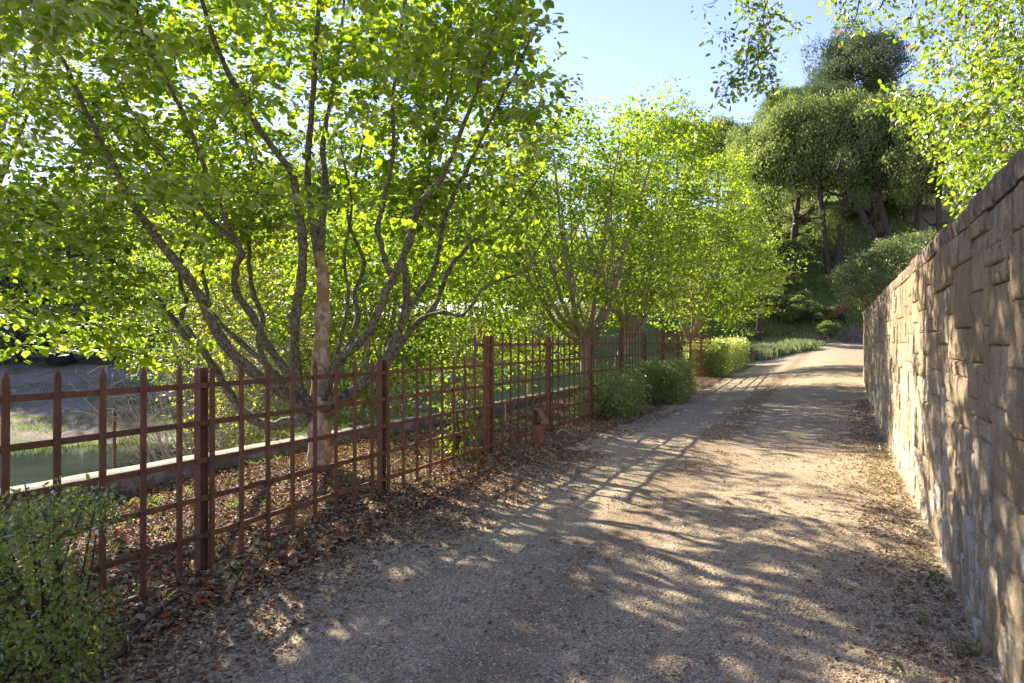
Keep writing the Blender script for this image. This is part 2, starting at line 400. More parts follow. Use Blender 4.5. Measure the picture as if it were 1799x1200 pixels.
def grid_axis(pts):
    out = []
    for (a, b, st) in pts: out += list(np.arange(a, b-1e-6, st))
    out.append(pts[-1][1]); return np.array(out)
S_ax = grid_axis([(-40, -6, 2.5), (-6, 2, .25), (2, 14, .14), (14, 30, .3), (30, 60, .7), (60, 130, 2.0), (130, 260, 8)])
P_ax = grid_axis([(-160, -60, 6), (-60, -24, 1.2), (-24, -12, .5), (-12, -5, .22), (-5, .6, .14), (.6, PW+.3, .08), (PW+.3, 4, .3), (4, 20, .7), (20, 60, 2), (60, 150, 7)])
Sg, Pg = np.meshgrid(S_ax, P_ax, indexing='ij')
Xg, Yg = xy_of(Sg, Pg+woff(Sg)*sm(-3, .6, Pg)*(1-sm(10, 30, Pg))*(Sg < 60) + woff(60)*0)
Xg = np.where((Sg >= 60), xy_of(Sg, Pg)[0], Xg); Yg = np.where((Sg >= 60), xy_of(Sg, Pg)[1], Yg)
# smooth release of the warp between s=45 and 60
wr = woff(np.minimum(Sg, 45))*(1-sm(45, 60, Sg))*sm(-3, .6, Pg)*(1-sm(10, 30, Pg))
Xg, Yg = xy_of(Sg, Pg+wr)
Zg = ground(Xg, Yg)
NI, NJ = Sg.shape
V = np.stack([Xg, Yg, Zg], -1).reshape(-1, 3)
ii, jj = np.meshgrid(np.arange(NI-1), np.arange(NJ-1), indexing='ij')
F = np.stack([ii*NJ+jj, (ii+1)*NJ+jj, (ii+1)*NJ+jj+1, ii*NJ+jj+1], -1).reshape(-1, 4)[:, ::-1]
Fc = V[F].mean(1); fs, fp = sp_of(Fc[:, 0], Fc[:, 1])
left = np.interp(fs, [-50, 38, 42, 48.7, 52.9, 56.3, 70], [-3.75, -3.9, -4.2, -2.2, -.4, 2.2, 20])+.16*hsh(Fc[:, 0], Fc[:, 1], 2.3, 9)+.10*hsh(Fc[:, 0], Fc[:, 1], 6.1, 4)
is_road = (fp > left) & (fp-woff(fs) < PW+.16) & (fs < 60) & (Fc[:, 1] < 45.0+.05*Fc[:, 0]+.5*hsh(Fc[:, 0], Fc[:, 1], .9, 3))
is_gard = (~is_road) & (fp > -8.25) & (fp < 0) & (fs < 40)
is_bank = (~is_road) & (~is_gard) & (fp <= 0) & (Fc[:, 1] < 47) & (Fc[:, 0] < -.12*Fc[:, 1])
is_mead = (~is_road) & (~is_gard) & (~is_bank) & (fp <= .5) & (Fc[:, 1] < 62)
is_dirt = (~is_road) & (~is_gard) & (fp-woff(np.minimum(fs, 45)) > -16) & (Fc[:, 0] > .44*Fc[:, 1]+1.2*hsh(Fc[:, 0], Fc[:, 1], .6, 3)) & (Fc[:, 1] < 56) & (Fc[:, 1] > 44) & (fp < 30)
is_mead &= ~is_dirt
is_hill = ~(is_dirt | is_road | is_gard | is_bank | is_mead)
def submesh(name, mask, mat):
    f = F[mask]; u, inv = np.unique(f, return_inverse=True)
    me = np_mesh(name, V[u], inv.reshape(f.shape), mat, smooth=True)
    return tag(add(name, me), kind='structure')
tag(submesh('driveway', is_road, M['gravel']), 'brown gravel driveway running between rusty fence and stone wall')
tag(submesh('garden_ground', is_gard, M['garden_soil']), 'brown soil strip under the trees behind the rusty fence')
tag(submesh('pond_bank', is_bank, M['bank']), 'gravelly green bank on the far side of the pond')
tag(submesh('meadow_ground', is_mead, M['meadow']), 'green grassy ground beyond the garden')
tag(submesh('hillside', is_hill, M['hill']), 'green and tan hillside rising behind the driveway')
M['dirt'] = soil('bare_dirt', (.075, .048, .03), (.17, .11, .07))
tag(submesh('dirt_bank', is_dirt, M['dirt']), 'bare brown earth bank where the driveway bends')
wm = np_mesh('pond_water', [(-70, -20, EYE-3.6), (-6, -20, EYE-3.6), (-6, 30, EYE-3.6), (-70, 30, EYE-3.6)], [(0, 1, 2, 3)], M['water'])
tag(add('pond_water', wm), 'still dark green pond water', kind='structure')
# path along the far bank
def strip(name, pts, wdt, mat, label, dz=.03):
    pts = np.array(pts, float); t = np.linspace(0, len(pts)-1, 60); P = np.stack([np.interp(t, np.arange(len(pts)), pts[:, i]) for i in (0, 1)], -1)
    d = unit(np.gradient(P, axis=0)); nn = np.stack([-d[:, 1], d[:, 0]], -1); k = 5
    o = np.linspace(-wdt/2, wdt/2, k); Q = P[:, None]+nn[:, None]*o[None, :, None]
    z = ground(Q[..., 0], Q[..., 1])+dz
    v = np.concatenate([Q, z[..., None]], -1).reshape(-1, 3)
    a, b = np.meshgrid(np.arange(59), np.arange(k-1), indexing='ij')
    f = np.stack([a*k+b, (a+1)*k+b, (a+1)*k+b+1, a*k+b+1], -1).reshape(-1, 4)
    return tag(add(name, np_mesh(name, v, f, mat, smooth=True)), label, kind='structure')
M['path'] = soil('path_dust', (.20, .165, .13), (.30, .25, .20))
0 and strip('bank_path', [(-34, 41), (-24, 42), (-14, 43), (-6, 41), (-1, 44), (4, 50)], 0.6, M['path'], 'pale footpath crossing the far bank of the pond')

# ------------------------------------------------------------------ low concrete curb wall behind the first tree
def curb():
    ss = np.linspace(-6, 26, 70); v = []; f = []
    prof = [(-7.72, -.5), (-7.72, None), (-7.75, None), (-8.11, None), (-8.14, None), (-8.14, -1.0)]
    for i, s in enumerate(ss):
        zt = EYE-1.57+max(0, s-14)*.012
        for (p, zz) in prof:
            x, y = xy_of(s, p+.25*math.sin(s*.05)); zq = zt-.02 if abs(p+7.72) < .01 or abs(p+8.14) < .01 else zt
            zv = zt-.9 if zz is not None else zq+.006*math.sin(s*5+p*3)
            v.append((x, y, zv))
    k = len(prof)
    for i in range(len(ss)-1):
        for j in range(k-1): f.append((i*k+j, i*k+j+1, (i+1)*k+j+1, (i+1)*k+j))
    o = add('garden_curb', np_mesh('garden_curb', v, np.array(f), M['concrete']))
    tag(o, 'low pale concrete garden wall stained with moss above the pond', 'low wall')
curb()

# ------------------------------------------------------------------ stone wall
WTOP = EYE+.85
def wall_pt(s, q, z):          # q = towards the road
    o = float(woff(s)); do = .06*max(0, s-21.5)
    tx, ty = SW+do*CW, CW-do*SW; ln = math.hypot(tx, ty); tx /= ln; ty /= ln
    x, y = xy_of(s, PW+o); return (x-ty*q, y+tx*q, z)
def build_wall():
    s0, s1 = -1.2, 33.0
    ss = np.linspace(s0, s1, 90); v = []; f = []
    for s in ss:
        zb = -.6
        v += [wall_pt(s, -.045, zb), wall_pt(s, -.045, WTOP-.14), wall_pt(s, -.40, WTOP-.14), wall_pt(s, -.40, zb)]
    for i in range(len(ss)-1):
        for j in range(3): f.append((i*4+j, i*4+j+1, i*4+4+j+1, i*4+4+j))
    e = (len(ss)-1)*4; f.append((e, e+1, e+2, e+3))
    root = add('stone_wall', np_mesh('stone_wall', v, np.array(f), M['mortar']))
    tag(root, 'tall sandstone block retaining wall along the right of the driveway', 'stone wall')
    cw, ch = .115, .104
    nc, nr = int((s1-s0)/cw), int((WTOP-.14+.35)/ch)
    z0 = WTOP-.14-nr*ch
    used = np.zeros((nc, nr), bool); stones = []
    rs = random.Random(11)
    for r in range(nr-1, -1, -1):
        for c in range(nc):
            if used[c, r]: continue
            h = rs.choices([1, 2, 3, 4], [2.5, 7, 7, 3])[0]; w = rs.choices([2, 3, 4, 5, 6, 8], [3, 5, 5, 4, 3, 2])[0]
            if h >= 3: w = max(2, min(w, 5))
            while h > 1 and (r-h+1 < 0 or used[c, r-h+1]): h -= 1
            ww = 1
            while ww < w and c+ww < nc and not used[c+ww, r-h+1:r+1].any(): ww += 1
            used[c:c+ww, r-h+1:r+1] = True
            stones.append((s0+c*cw, s0+(c+ww)*cw, z0+(r-h+1)*ch, z0+(r+1)*ch))
    def mk(sa, sb, za, zb, near):
        g = .0055; sa += g*rs.random(); sb -= g*(.3+rs.random()); za += g*.3; zb -= g*(.3+rs.random())
        nu, nv = (9, 9) if near else (4, 4)
        def axis(L):
            e = min(.2, .011/L)
            return np.array([0.]+list(np.linspace(e, 1-e, nu-2))+[1.])
        us, vs = axis(sb-sa), axis(zb-za)
        fx, fy, fa, fb = rs.random(), rs.random(), rs.uniform(-.03, .03), rs.uniform(-.03, .03)
        pr = rs.choice([-.006, -.003, 0, .003, .008, .014])+rs.uniform(-.002, .002); tu, tv = rs.uniform(-.007, .007), rs.uniform(-.006, .006)
        off = rs.uniform(0, 50)
        vv = []
        for a in us:
            for b in vs:
                ed = min(a, 1-a, b, 1-b); s = sa+(sb-sa)*a; z = za+(zb-za)*b
                q = pr+tu*(a-.5)+tv*(b-.5)
                if ed <= 0: q -= .010
                else:
                    q += .0022*math.sin(s*31+off+1.3*math.sin(z*9+off)) + .002*math.sin(s*47+z*17+off*2)+(rs.uniform(-.0045, .0045) if near else 0)+fa*abs(a-fx)*(sb-sa)+fb*abs(b-fy)*(zb-za)
                if ed <= 0:
                    s += rs.uniform(-.004, .004); z += rs.uniform(-.003, .003)
                vv.append(wall_pt(s, q, z))
        n = len(us); ff = [(i*n+j, (i+1)*n+j, (i+1)*n+j+1, i*n+j+1) for i in range(n-1) for j in range(n-1)]
        # back rim
        base = len(vv); rim = [(i, 0) for i in range(n)]+[(n-1, j) for j in range(1, n)]+[(i, n-1) for i in range(n-2, -1, -1)]+[(0, j) for j in range(n-2, 0, -1)]
        for (i, j) in rim: vv.append(wall_pt(sa+(sb-sa)*us[i], -.05, za+(zb-za)*vs[j]))
        m = len(rim)
        for t in range(m):
            i, j = rim[t]; i2, j2 = rim[(t+1) % m]; ff.append((i2*n+j2, i*n+j, base+t, base+(t+1) % m))
        return np.array(vv), np.array(ff), np.full(len(vv), rs.random())
    def score(st):
        s = (st[0]+st[1])/2; x, y, z = wall_pt(s, 0, (st[2]+st[3])/2)
        if y < .8 or st[3] < float(ground(x-.1, y))-.02: return -1
        u = x/y
        if abs(u) > .80 and (wall_pt(st[1], 0, 1)[0]/max(.1, wall_pt(st[1], 0, 1)[1])) > .78: return -1
        zr = abs(z-EYE)/y
        if zr > .58: return -.5
        return (st[3]-st[2])*(st[1]-st[0])/(y*y)/max(1, y)*3
    stones.sort(key=score, reverse=True)
    near, rest = stones[:290], stones[290:]
    for st in near:
        v_, f_, r_ = mk(*st, True)
        add('stone', np_mesh('stone', v_, f_, M['stone'], r_), root)
    Vs, Fs, Rs, c = [], [], [], 0
    for st in rest:
        v_, f_, r_ = mk(*st, st[0] < 16)
        Vs.append(v_); Fs.append(f_+c); Rs.append(r_); c += len(v_)
    tag(add('stonework', np_mesh('stonework', np.concatenate(Vs), np.concatenate(Fs), M['stone'], np.concatenate(Rs)), root), kind='stuff')
    # coping
    s = s0
    while s < s1:
        L = rs.uniform(.35, .75); sa, sb = s, min(s+L-.008, s1); s += L
        n = max(4, int(L/.08)); vv = []; ff = []; q0 = .010+rs.uniform(-.006, .010); t0 = rs.uniform(-.008, .012)
        pf = [(-.42, 0), (q0*.6, 0), (q0, .03), (q0+.004, .10), (q0-.025, .145), (-.10, .155), (-.38, .15), (-.42, .12)]
        for i in range(n+1):
            ss_ = sa+(sb-sa)*i/n; en = .012 if i in (0, n) else 0
            for (q, h) in pf:
                vv.append(wall_pt(ss_, q-(en if q > 0 else -en)+rs.uniform(-.008, .008)*(q > 0), WTOP-.14+.002+h*(1-en*4)+(t0+rs.uniform(-.006, .006))*(h > .05)))
        k = len(pf)
        for i in range(n):
            for j in range(k): ff.append((i*k+j, (i+1)*k+j, (i+1)*k+(j+1) % k, i*k+(j+1) % k))
        e0 = len(vv); vv.append(tuple(np.mean(vv[:k], 0))); vv.append(tuple(np.mean(vv[n*k:n*k+k], 0)))
        me = bpy.data.meshes.new('capstone')
        fl = [tuple(f) for f in ff]+[(j, (j+1) % k, e0) for j in range(k)]+[(n*k+(j+1) % k, n*k+j, e0+1) for j in range(k)]
        me.from_pydata([tuple(a) for a in vv], [], fl); me.update(); me.materials.append(M['cap'])
        add('capstone', me, root)
build_wall()

# ------------------------------------------------------------------ rusty fence
def build_fence():
    th = R(24.6); dx, dy = math.sin(th), math.cos(th); ox, oy = -2.47, 5.60
    def P(n, q=0): return ox+dx*n+dy*q, oy+dy*n-dx*q      # q towards the road
    g = .305
    root = empty('steel_fence', (ox, oy, gz(ox, oy)), 'rusty weathering steel fence of square grid panels with pointed pickets', 'fence')
    rotz = -th
    cache = {}
    def box(key, sx, sy, z0, z1, mat, tip=0):
        if key in cache: return cache[key]
        a, b = sx/2, sy/2
        v = [(-b, -a, z0), (b, -a, z0), (b, a, z0), (-b, a, z0), (-b, -a, z1), (b, -a, z1), (b, a, z1), (-b, a, z1)]
        f = [(3, 2, 1, 0), (0, 1, 5, 4), (1, 2, 6, 5), (2, 3, 7, 6), (3, 0, 4, 7)]
        if tip:
            v += [(-b*.4, 0, z1+tip), (b*.4, 0, z1+tip)]
            f += [(4, 5, 9, 8), (6, 7, 8, 9), (5, 6, 9), (7, 4, 8)]
        else: f.append((4, 5, 6, 7))
        me = bpy.data.meshes.new(key.split('|')[0]); me.from_pydata(v, [], f); me.update(); me.materials.append(mat)
        cache[key] = me; return me
    def put(name, me, n, q, z=0):
        o = bpy.data.objects.new(name, me); COL.objects.link(o); o.parent = root
        x, y = P(n, q); o.location = (x-root.location.x, y-root.location.y, z-root.location.z); o.rotation_euler = (random.uniform(-.004, .004) if name == 'picket' else 0, random.uniform(-.004, .004) if name == 'picket' else 0, rotz); return o
    BOLT = bpy.data.meshes.new('bolt'); bv = []
    for q in range(6): bv.append((.011*math.cos(q*1.047), 0, .011*math.sin(q*1.047)))
    for q in range(6): bv.append((.009*math.cos(q*1.047), -.008, .009*math.sin(q*1.047)))
    BOLT.from_pydata(bv, [], [tuple(range(6, 12))]+[(q, (q+1) % 6, 6+(q+1) % 6, 6+q) for q in range(6)]); BOLT.materials.append(M['corten_dark'])
    posts = [-8*g, 0, 9*g-.0+2.49, ]
    posts = [-2.49, 0.0, 2.49, 5.235, 7.70, 10.14, 12.58, 15.02, 17.46, 19.9, 22.34, 24.78, 27.22]
    railz = [-.355-.305*k for k in range(5)]
    def post(n, top, bot):
        # wide-flange section: two flanges and a web
        w, h = .066, .085; t = .009; v = []; f = []
        def bx(x0, x1, y0, y1):
            b = len(v)
            v.extend([(x0, y0, bot), (x1, y0, bot), (x1, y1, bot), (x0, y1, bot), (x0, y0, top), (x1, y0, top), (x1, y1, top), (x0, y1, top)])
            f.extend([tuple(b+i for i in q) for q in ((3, 2, 1, 0), (0, 1, 5, 4), (1, 2, 6, 5), (2, 3, 7, 6), (3, 0, 4, 7), (4, 5, 6, 7))])
        bx(-w/2, w/2, -h/2, -h/2+t); bx(-w/2, w/2, h/2-t, h/2); bx(-t/2, t/2, -h/2+t, h/2-t)
        me = bpy.data.meshes.new('post'); me.from_pydata(v, [], f); me.update(); me.materials.append(M['corten'])
        po = put('post', me, n-.058, -.042)
        for zz in [EYE-.355-.305*k for k in range(5)]:
            if zz < top-.03:
                bo = bpy.data.objects.new('bolt', BOLT); COL.objects.link(bo); bo.parent = po; bo.location = (.0, -.0435, zz)
    for i, n in enumerate(posts):
        x, y = P(n); zb = gz(x, y)-.12
        top = -.215 if n < 3 else (.085 if n < 12 else (.36 if i in (6, 8) else .26))
        post(n, EYE+top, zb)
    for i in range(len(posts)-1):
        a, b = posts[i], posts[i+1]; L = b-a
        cnt = 9 if i == 2 else 8; st = L/cnt
        for k in range(cnt):
            n = a+st*k
            hi = -.05 if n > 4.6-.001 else -.355
            if n >= 12.5: hi = .20
            tip = hi+.125
            x, y = P(n); zb = max(gz(x, y)+.01, EYE-2.02)-.0 if n < 1.0 else gz(x, y)-.01
            zb = min(zb, EYE-1.70)
            key = 'picket|%.3f|%.2f' % (hi, zb)
            far = n > 12
            put('picket', box(key, .046, .016, zb, EYE+tip, M['corten'], .05), n, .012)
        # rails
        zs = list(railz)
        if i <= 1 and i == 0: zs.append(-1.88)
        for z in zs:
            ra, rb = a+.0, b-.0
            if i == 0 and z == -1.88: rb = b-.25
            put('rail', box('rail|%.3f' % (rb-ra), rb-ra-.004, .014, -.022, .022, M['corten']), (ra+rb)/2, -.005, EYE+z)
        ups = []
        if i == 2: ups = [(-.05, 4.62, b)]
        elif 3 <= i <= 5: ups = [(-.05, a, b)]
        elif i > 5: ups = [(-.05, a, b), (.20, a, b)]
        for (z, ra, rb) in ups:
            put('rail', box('rail|%.3f' % (rb-ra), rb-ra-.004, .014, -.022, .022, M['corten']), (ra+rb)/2, -.005, EYE+z)
    x, y = P(posts[-1])
build_fence()

# ------------------------------------------------------------------ hooded path light in front of the fence
def bollard(X, Y, label, h=.63, w=.125, rz=R(-20)):
    z = gz(X, Y)-.03
    root = empty('path_light', (X, Y, z), label, 'path light'); root.rotation_euler.z = rz
    def mk(name, v, f, mat):
        me = bpy.data.meshes.new(name); me.from_pydata(v, [], f); me.update(); me.materials.append(mat)
        o = bpy.data.objects.new(name, me); COL.objects.link(o); o.parent = root; return o
    a = w/2
    def bxv(x0, x1, y0, y1, z0, z1):
        return [(x0, y0, z0), (x1, y0, z0), (x1, y1, z0), (x0, y1, z0), (x0, y0, z1), (x1, y0, z1), (x1, y1, z1), (x0, y1, z1)]
    bf = [(3, 2, 1, 0), (0, 1, 5, 4), (1, 2, 6, 5), (2, 3, 7, 6), (3, 0, 4, 7), (4, 5, 6, 7)]
    mk('post', bxv(-a, a, -a, a, 0, h*.60), bf, M['corten_lit'])
    mk('back_plate', bxv(-a, -a+.02, -a, a, h*.60+.001, h-.004), bf, M['corten'])
    # sloping hood, with its open side cheeks
    v = [(-a-.004, -a-.006, h), (-a-.004, a+.006, h), (a*.15, -a-.006, h), (a*.15, a+.006, h), (a+.105, -a-.006, h*.63), (a+.105, a+.006, h*.63)]
    v += [(p[0]-(.012 if i > 3 else 0), p[1]*.98, p[2]-.014) for i, p in enumerate(v)]
    f = [(0, 2, 3, 1), (2, 4, 5, 3), (6, 7, 9, 8), (8, 9, 11, 10), (4, 10, 11, 5), (0, 1, 7, 6), (0, 6, 8, 2), (2, 8, 10, 4), (1, 3, 9, 7), (3, 5, 11, 9)]
    mk('hood', v, f, M['corten_lit'])
    mk('lamp_recess', bxv(-a+.022, a*.4, -a*.8, a*.8, h*.61, h*.64), bf, M['corten_dark'])
bollard(.43, 11.15, 'small hooded rusty path light standing before the fence panels', rz=R(-35))
bx_, by_ = px(1212, 660, 24.3)[:2]
bollard(float(bx_), float(by_), 'far rusty path light between the two clipped hedges', rz=R(-35))
b2 = px(1323, 625, 41); bollard(float(b2[0]), float(b2[1]), 'distant rusty path light in the tall grass past the hedges', h=.8, w=.16, rz=R(-35))

# ------------------------------------------------------------------ vegetation tools
def smooth_path(P, n=None):
    P = np.asarray(P, float); k = len(P); n = n or (k-1)*4+1
    t = np.linspace(0, k-1, n); i = np.clip(t.astype(int), 0, k-2); f = (t-i)[:, None]
    p0 = P[np.maximum(i-1, 0)]; p1 = P[i]; p2 = P[i+1]; p3 = P[np.minimum(i+2, k-1)]
    return .5*((2*p1)+(-p0+p2)*f+(2*p0-5*p1+4*p2-p3)*f*f+(-p0+3*p1-3*p2+p3)*f**3)
def connect(nodes, nrad, targets, tub, sag=.12, r0=.005, rk=.006, upw=1.5, seg=5, nsides=4, rmax=.022):
    """join every target to the nearest node of the skeleton by a curved twig; twigs branch off earlier twigs"""
    nodes = np.asarray(nodes, float); cap = len(nodes)+len(targets)*(seg)
    buf = np.zeros((cap, 3)); rb = np.zeros(cap); buf[:len(nodes)] = nodes; rb[:len(nodes)] = nrad; n = len(nodes)
    d0 = np.array([np.min(np.linalg.norm(nodes-t, axis=1)) for t in targets]) if len(nodes) < 4000 else rng.random(len(targets))
    ends = np.zeros_like(targets)
    for ti in np.argsort(d0):
        t = targets[ti]; dv = t-buf[:n]; d = np.linalg.norm(dv, axis=1)+upw*np.maximum(0, -dv[:, 2]-.05)
        j = int(np.argmin(d)); a = buf[j]; L = np.linalg.norm(t-a)
        ends[ti] = unit((t-a)[None])[0]
        if L < .04: continue
        k = seg; s = np.linspace(0, 1, k+1)[:, None]
        mid = a+(t-a)*s; bow = 4*s*(1-s)
        mid = mid+bow*np.array([rng.normal(0, .10)*L, rng.normal(0, .10)*L, sag*L])+bow*0
        jit = rng.normal(0, .035*L, (k+1, 3)); jit[0] = 0; jit[-1] = 0; mid = mid+jit
        rr = min(max(r0+rk*L, .003), rb[j]*.85 if rb[j] > 0 else .01, rmax); rr = max(rr, .0025)
        tub.add(mid, np.linspace(rr, max(.0018, rr*.35), k+1), nsides)
        buf[n:n+k] = mid[1:]; rb[n:n+k] = np.linspace(rr, rr*.4, k+1)[1:]; n += k
    return ends
def blob_points(blobs, n, hollow=.0, clear=None):
    """points inside a union of ellipsoids [(center, radii)], denser towards the rim"""
    out = []; tot = sum(np.prod(b[1]) for b in blobs)
    for c, r in blobs:
        k = max(1, int(n*np.prod(r)/tot)); d = rand_dirs(k); rad = rng.random(k)**(1/3); rad = hollow+(1-hollow)*rad
        rad = rad*(1+.13*np.sin(d[:, 0]*6.5+c[0]*3+d[:, 2]*4)+.10*np.cos(d[:, 1]*8+d[:, 2]*9+c[2]*5))
        out.append(np.array(c)+d*np.array(r)*rad[:, None])
    P = np.concatenate(out)
    if clear is not None: P = P[clear(P)]
    return P
def sprays(T, ends, k, spread, size, droop=.35, flat=.16, sizevar=.55):
    """leaves set along the last twig at each target: centres, directions, normals, sizes"""
    n = len(T); m = n*k
    c = np.repeat(T, k, 0); e = np.repeat(ends, k, 0)
    off = rng.normal(size=(m, 3))*np.array([1, 1, flat])*spread - e*(rng.random((m, 1))*spread*1.2)
    c = c+off; c[:, 2] -= droop*np.linalg.norm(off[:, :2], axis=1)*.5
    d = unit(unit(off)+.6*rand_dirs(m)+np.array([0, 0, -.35])); nr = unit(np.array([0, 0, 1.])+.50*rand_dirs(m))
    sz = size*(1+sizevar*(rng.random(m)*2-1.2))
    return c, d, nr, sz
def screen(P):
    Y = np.maximum(P[:, 1], .05); return 900+P[:, 0]/Y*1200, 600-(P[:, 2]-EYE)/Y*1200
def pick_nearest(c, sz, count):
    sx, sy = screen(c); vis = (c[:, 1] > .5) & (sx > -20) & (sx < 1820) & (sy > -20) & (sy < 1220)
    key = np.where(vis, sz/np.maximum(c[:, 1], .3), -1); idx = np.argsort(-key)[:count]
    m = np.zeros(len(c), bool); m[idx] = True; return m
def leaf_objects(root, c, d, nr, sz, rnd, mat, shape, name='leaf'):
    metas = []
    for k in range(6):
        me = np_mesh(name, shape, LF2 if len(shape) == 6 else LF1, mat, np.full(len(shape), (k+.5)/6)); metas.append(me)
    x, y, z = leaf_frames(len(c), d, nr); rl = np.array(root.location)
    for i in range(len(c)):
        o = bpy.data.objects.new(name, metas[int(min(5, rnd[i]*6))]); COL.objects.link(o); o.parent = root
        Mx = Matrix(((x[i][0]*sz[i], y[i][0]*sz[i], z[i][0]*sz[i], c[i][0]-rl[0]), (x[i][1]*sz[i], y[i][1]*sz[i], z[i][1]*sz[i], c[i][1]-rl[1]),
                     (x[i][2]*sz[i], y[i][2]*sz[i], z[i][2]*sz[i], c[i][2]-rl[2]), (0, 0, 0, 1)))
        o.matrix_basis = Mx
def foliage(root, c, d, nr, sz, mat, shape=LEAF_ROUND, singles=0, name='foliage'):
    rnd = np.clip(rng.normal(.5, .24, len(c)), 0, 1)
    if singles:
        m = pick_nearest(c, sz, singles); leaf_objects(root, c[m], d[m], nr[m], sz[m], rnd[m], mat, shape)
        c, d, nr, sz, rnd = c[~m], d[~m], nr[~m], sz[~m], rnd[~m]
    return tag(add(name, leaf_mesh(name, c, d, nr, sz, mat, shape, rnd), root), kind='stuff')

# ------------------------------------------------------------------ the first ironwood, limbs traced in depth
def first_tree():
    D = 9.4
    def L(pts, w0, w1):
        P = smooth_path([px(x, y, D+d) for (x, y, d) in pts]); return P, np.linspace(w0, w1, len(P))
    bx, by, bz = px(563, 833, D); bz = gz(bx, by)
    root = empty('ironwood_tree', (bx, by, bz), 'nearest multi-stemmed ironwood tree with tan peeling trunk and lichen-covered limbs', 'tree', 'row of ironwood trees behind the fence')
    nodes, nrad = [], []
    def limb(name, pts, w0, w1, mat, sides=9):
        P, r = L(pts, w0*(.86 if name == 'limb' else 1), w1*.9); t = Tubes(sides)
        r = r*(1+.10*np.sin(np.arange(len(r))*1.7)+.05*np.sin(np.arange(len(r))*4.1))
        P = P+rng.normal(0, .006, P.shape)
        t.add(P, r); o = add(name, t.mesh(name, M[mat]), root)
        nodes.append(P[len(P)//5:]); nrad.append(r[len(P)//5:]); return o
    limb('trunk', [(563, 850, 0), (563, 812, 0), (561, 760, 0), (563, 715, 0)], .178, .150, 'bark_tan', 12)
    limb('stem', [(562, 735, 0), (563, 650, 0), (567, 559, .05), (568, 490, .1), (562, 445, .1)], .135, .078, 'bark_tan', 11)
    BL = 'bark_lichen'
    limb('limb', [(562, 470, .1), (551, 390, .1), (541, 329, 0), (545, 240, -.3), (552, 130, -.6), (560, 20, -.9), (565, -90, -1.1)], .075, .02, BL)
    limb('limb', [(562, 450, .1), (568, 375, .2), (572, 320, .3), (567, 251, .5), (585, 160, .8), (600, 60, 1.0), (610, -60, 1.1)], .072, .02, BL)
    limb('limb', [(556, 730, 0), (521, 660, -.2), (519, 559, -.4), (530, 490, -.5), (532, 421, -.6), (523, 357, -.7), (512, 302, -.8), (477, 256, -1.0), (442, 204, -1.3), (392, 108, -1.7), (360, 20, -2.1), (340, -70, -2.4)], .09, .022, BL)
    limb('limb', [(555, 740, 0), (505, 694, -.3), (430, 641, -.7), (386, 592, -.9), (360, 536, -1.0), (325, 478, -1.2), (290, 437, -1.3), (246, 375, -1.5), (217, 325, -1.7), (183, 258, -2.0), (150, 190, -2.2), (110, 100, -2.5)], .10, .022, BL)
    limb('limb', [(545, 710, .1), (509, 659, .1), (471, 606, .1), (444, 554, 0), (415, 513, -.1), (415, 472, -.2), (425, 446, -.3), (412, 420, -.3), (383, 350, -.5), (358, 292, -.7), (329, 217, -.9), (300, 154, -1.2), (258, 79, -1.5), (230, -20, -1.8)], .078, .018, BL)
    limb('limb', [(412, 420, -.3), (372, 388, -.3), (346, 354, -.2), (283, 271, 0), (235, 200, .2), (190, 120, .5)], .045, .015, BL, 7)
    limb('limb', [(555, 738, .1), (508, 742, .2), (471, 748, .3), (433, 729, .3), (405, 693, .4), (374, 641, .4), (352, 610, .4), (328, 592, .4), (304, 560, .4), (267, 510, .3), (229, 484, .2), (159, 431, 0), (112, 405, -.2), (60, 380, -.4), (10, 350, -.6)], .095, .018, BL)
    limb('limb', [(360, 618, .4), (334, 583, .7), (319, 554, .9), (328, 525, 1.0), (316, 496, 1.1), (320, 443, 1.3), (345, 400, 1.5), (335, 330, 1.7), (360, 240, 1.9)], .052, .018, BL, 7)
    limb('limb', [(540, 722, .5), (480, 660, .7), (455, 600, .9), (462, 560, 1.0), (444, 510, 1.1), (439, 467, 1.2), (439, 417, 1.3), (452, 330, 1.5), (430, 230, 1.8), (445, 130, 2.0)], .065, .018, BL, 7)
    limb('limb', [(520, 690, .6), (436, 612, 1.0), (377, 554, 1.3), (360, 496, 1.4), (352, 440, 1.6), (375, 370, 1.9), (390, 280, 2.2)], .058, .018, BL, 7)
    limb('limb', [(568, 700, -.05), (590, 640, -.2), (624, 609, -.3), (656, 568, -.4), (679, 513, -.5), (702, 467, -.6), (725, 407, -.7), (734, 361, -.8), (771, 320, -.9), (794, 274, -1.1), (826, 192, -1.4), (860, 90, -1.7), (880, -20, -2.0)], .082, .018, BL)
    limb('limb', [(570, 730, 0), (600, 700, -.1), (640, 672, -.1), (679, 627, -.1), (700, 585, 0), (713, 540, 0), (714, 490, .1), (708, 455, .1), (725, 400, .2), (748, 340, .3), (760, 260, .5), (790, 160, .8), (800, 60, 1.0)], .10, .018, BL)
    limb('limb', [(692, 500, -.3), (678, 460, -.3), (668, 421, -.4), (665, 394, -.4), (679, 329, -.6), (691, 274, -.8), (691, 183, -1.2), (700, 90, -1.6), (715, -20, -2.0)], .05, .018, BL, 7)
    limb('limb', [(716, 545, 0), (738, 515, 0), (762, 476, -.1), (776, 412, -.2), (792, 357, -.2), (830, 280, -.3), (862, 210, -.5), (905, 130, -.7), (935, 60, -.9)], .05, .016, BL, 7)
    limb('limb', [(570, 735, .2), (625, 690, .3), (680, 640, .4), (725, 577, .4), (762, 540, .4), (780, 500, .4), (794, 467, .4), (831, 426, .4), (877, 400, .4), (920, 350, .4), (955, 300, .3)], .072, .014, BL, 7)
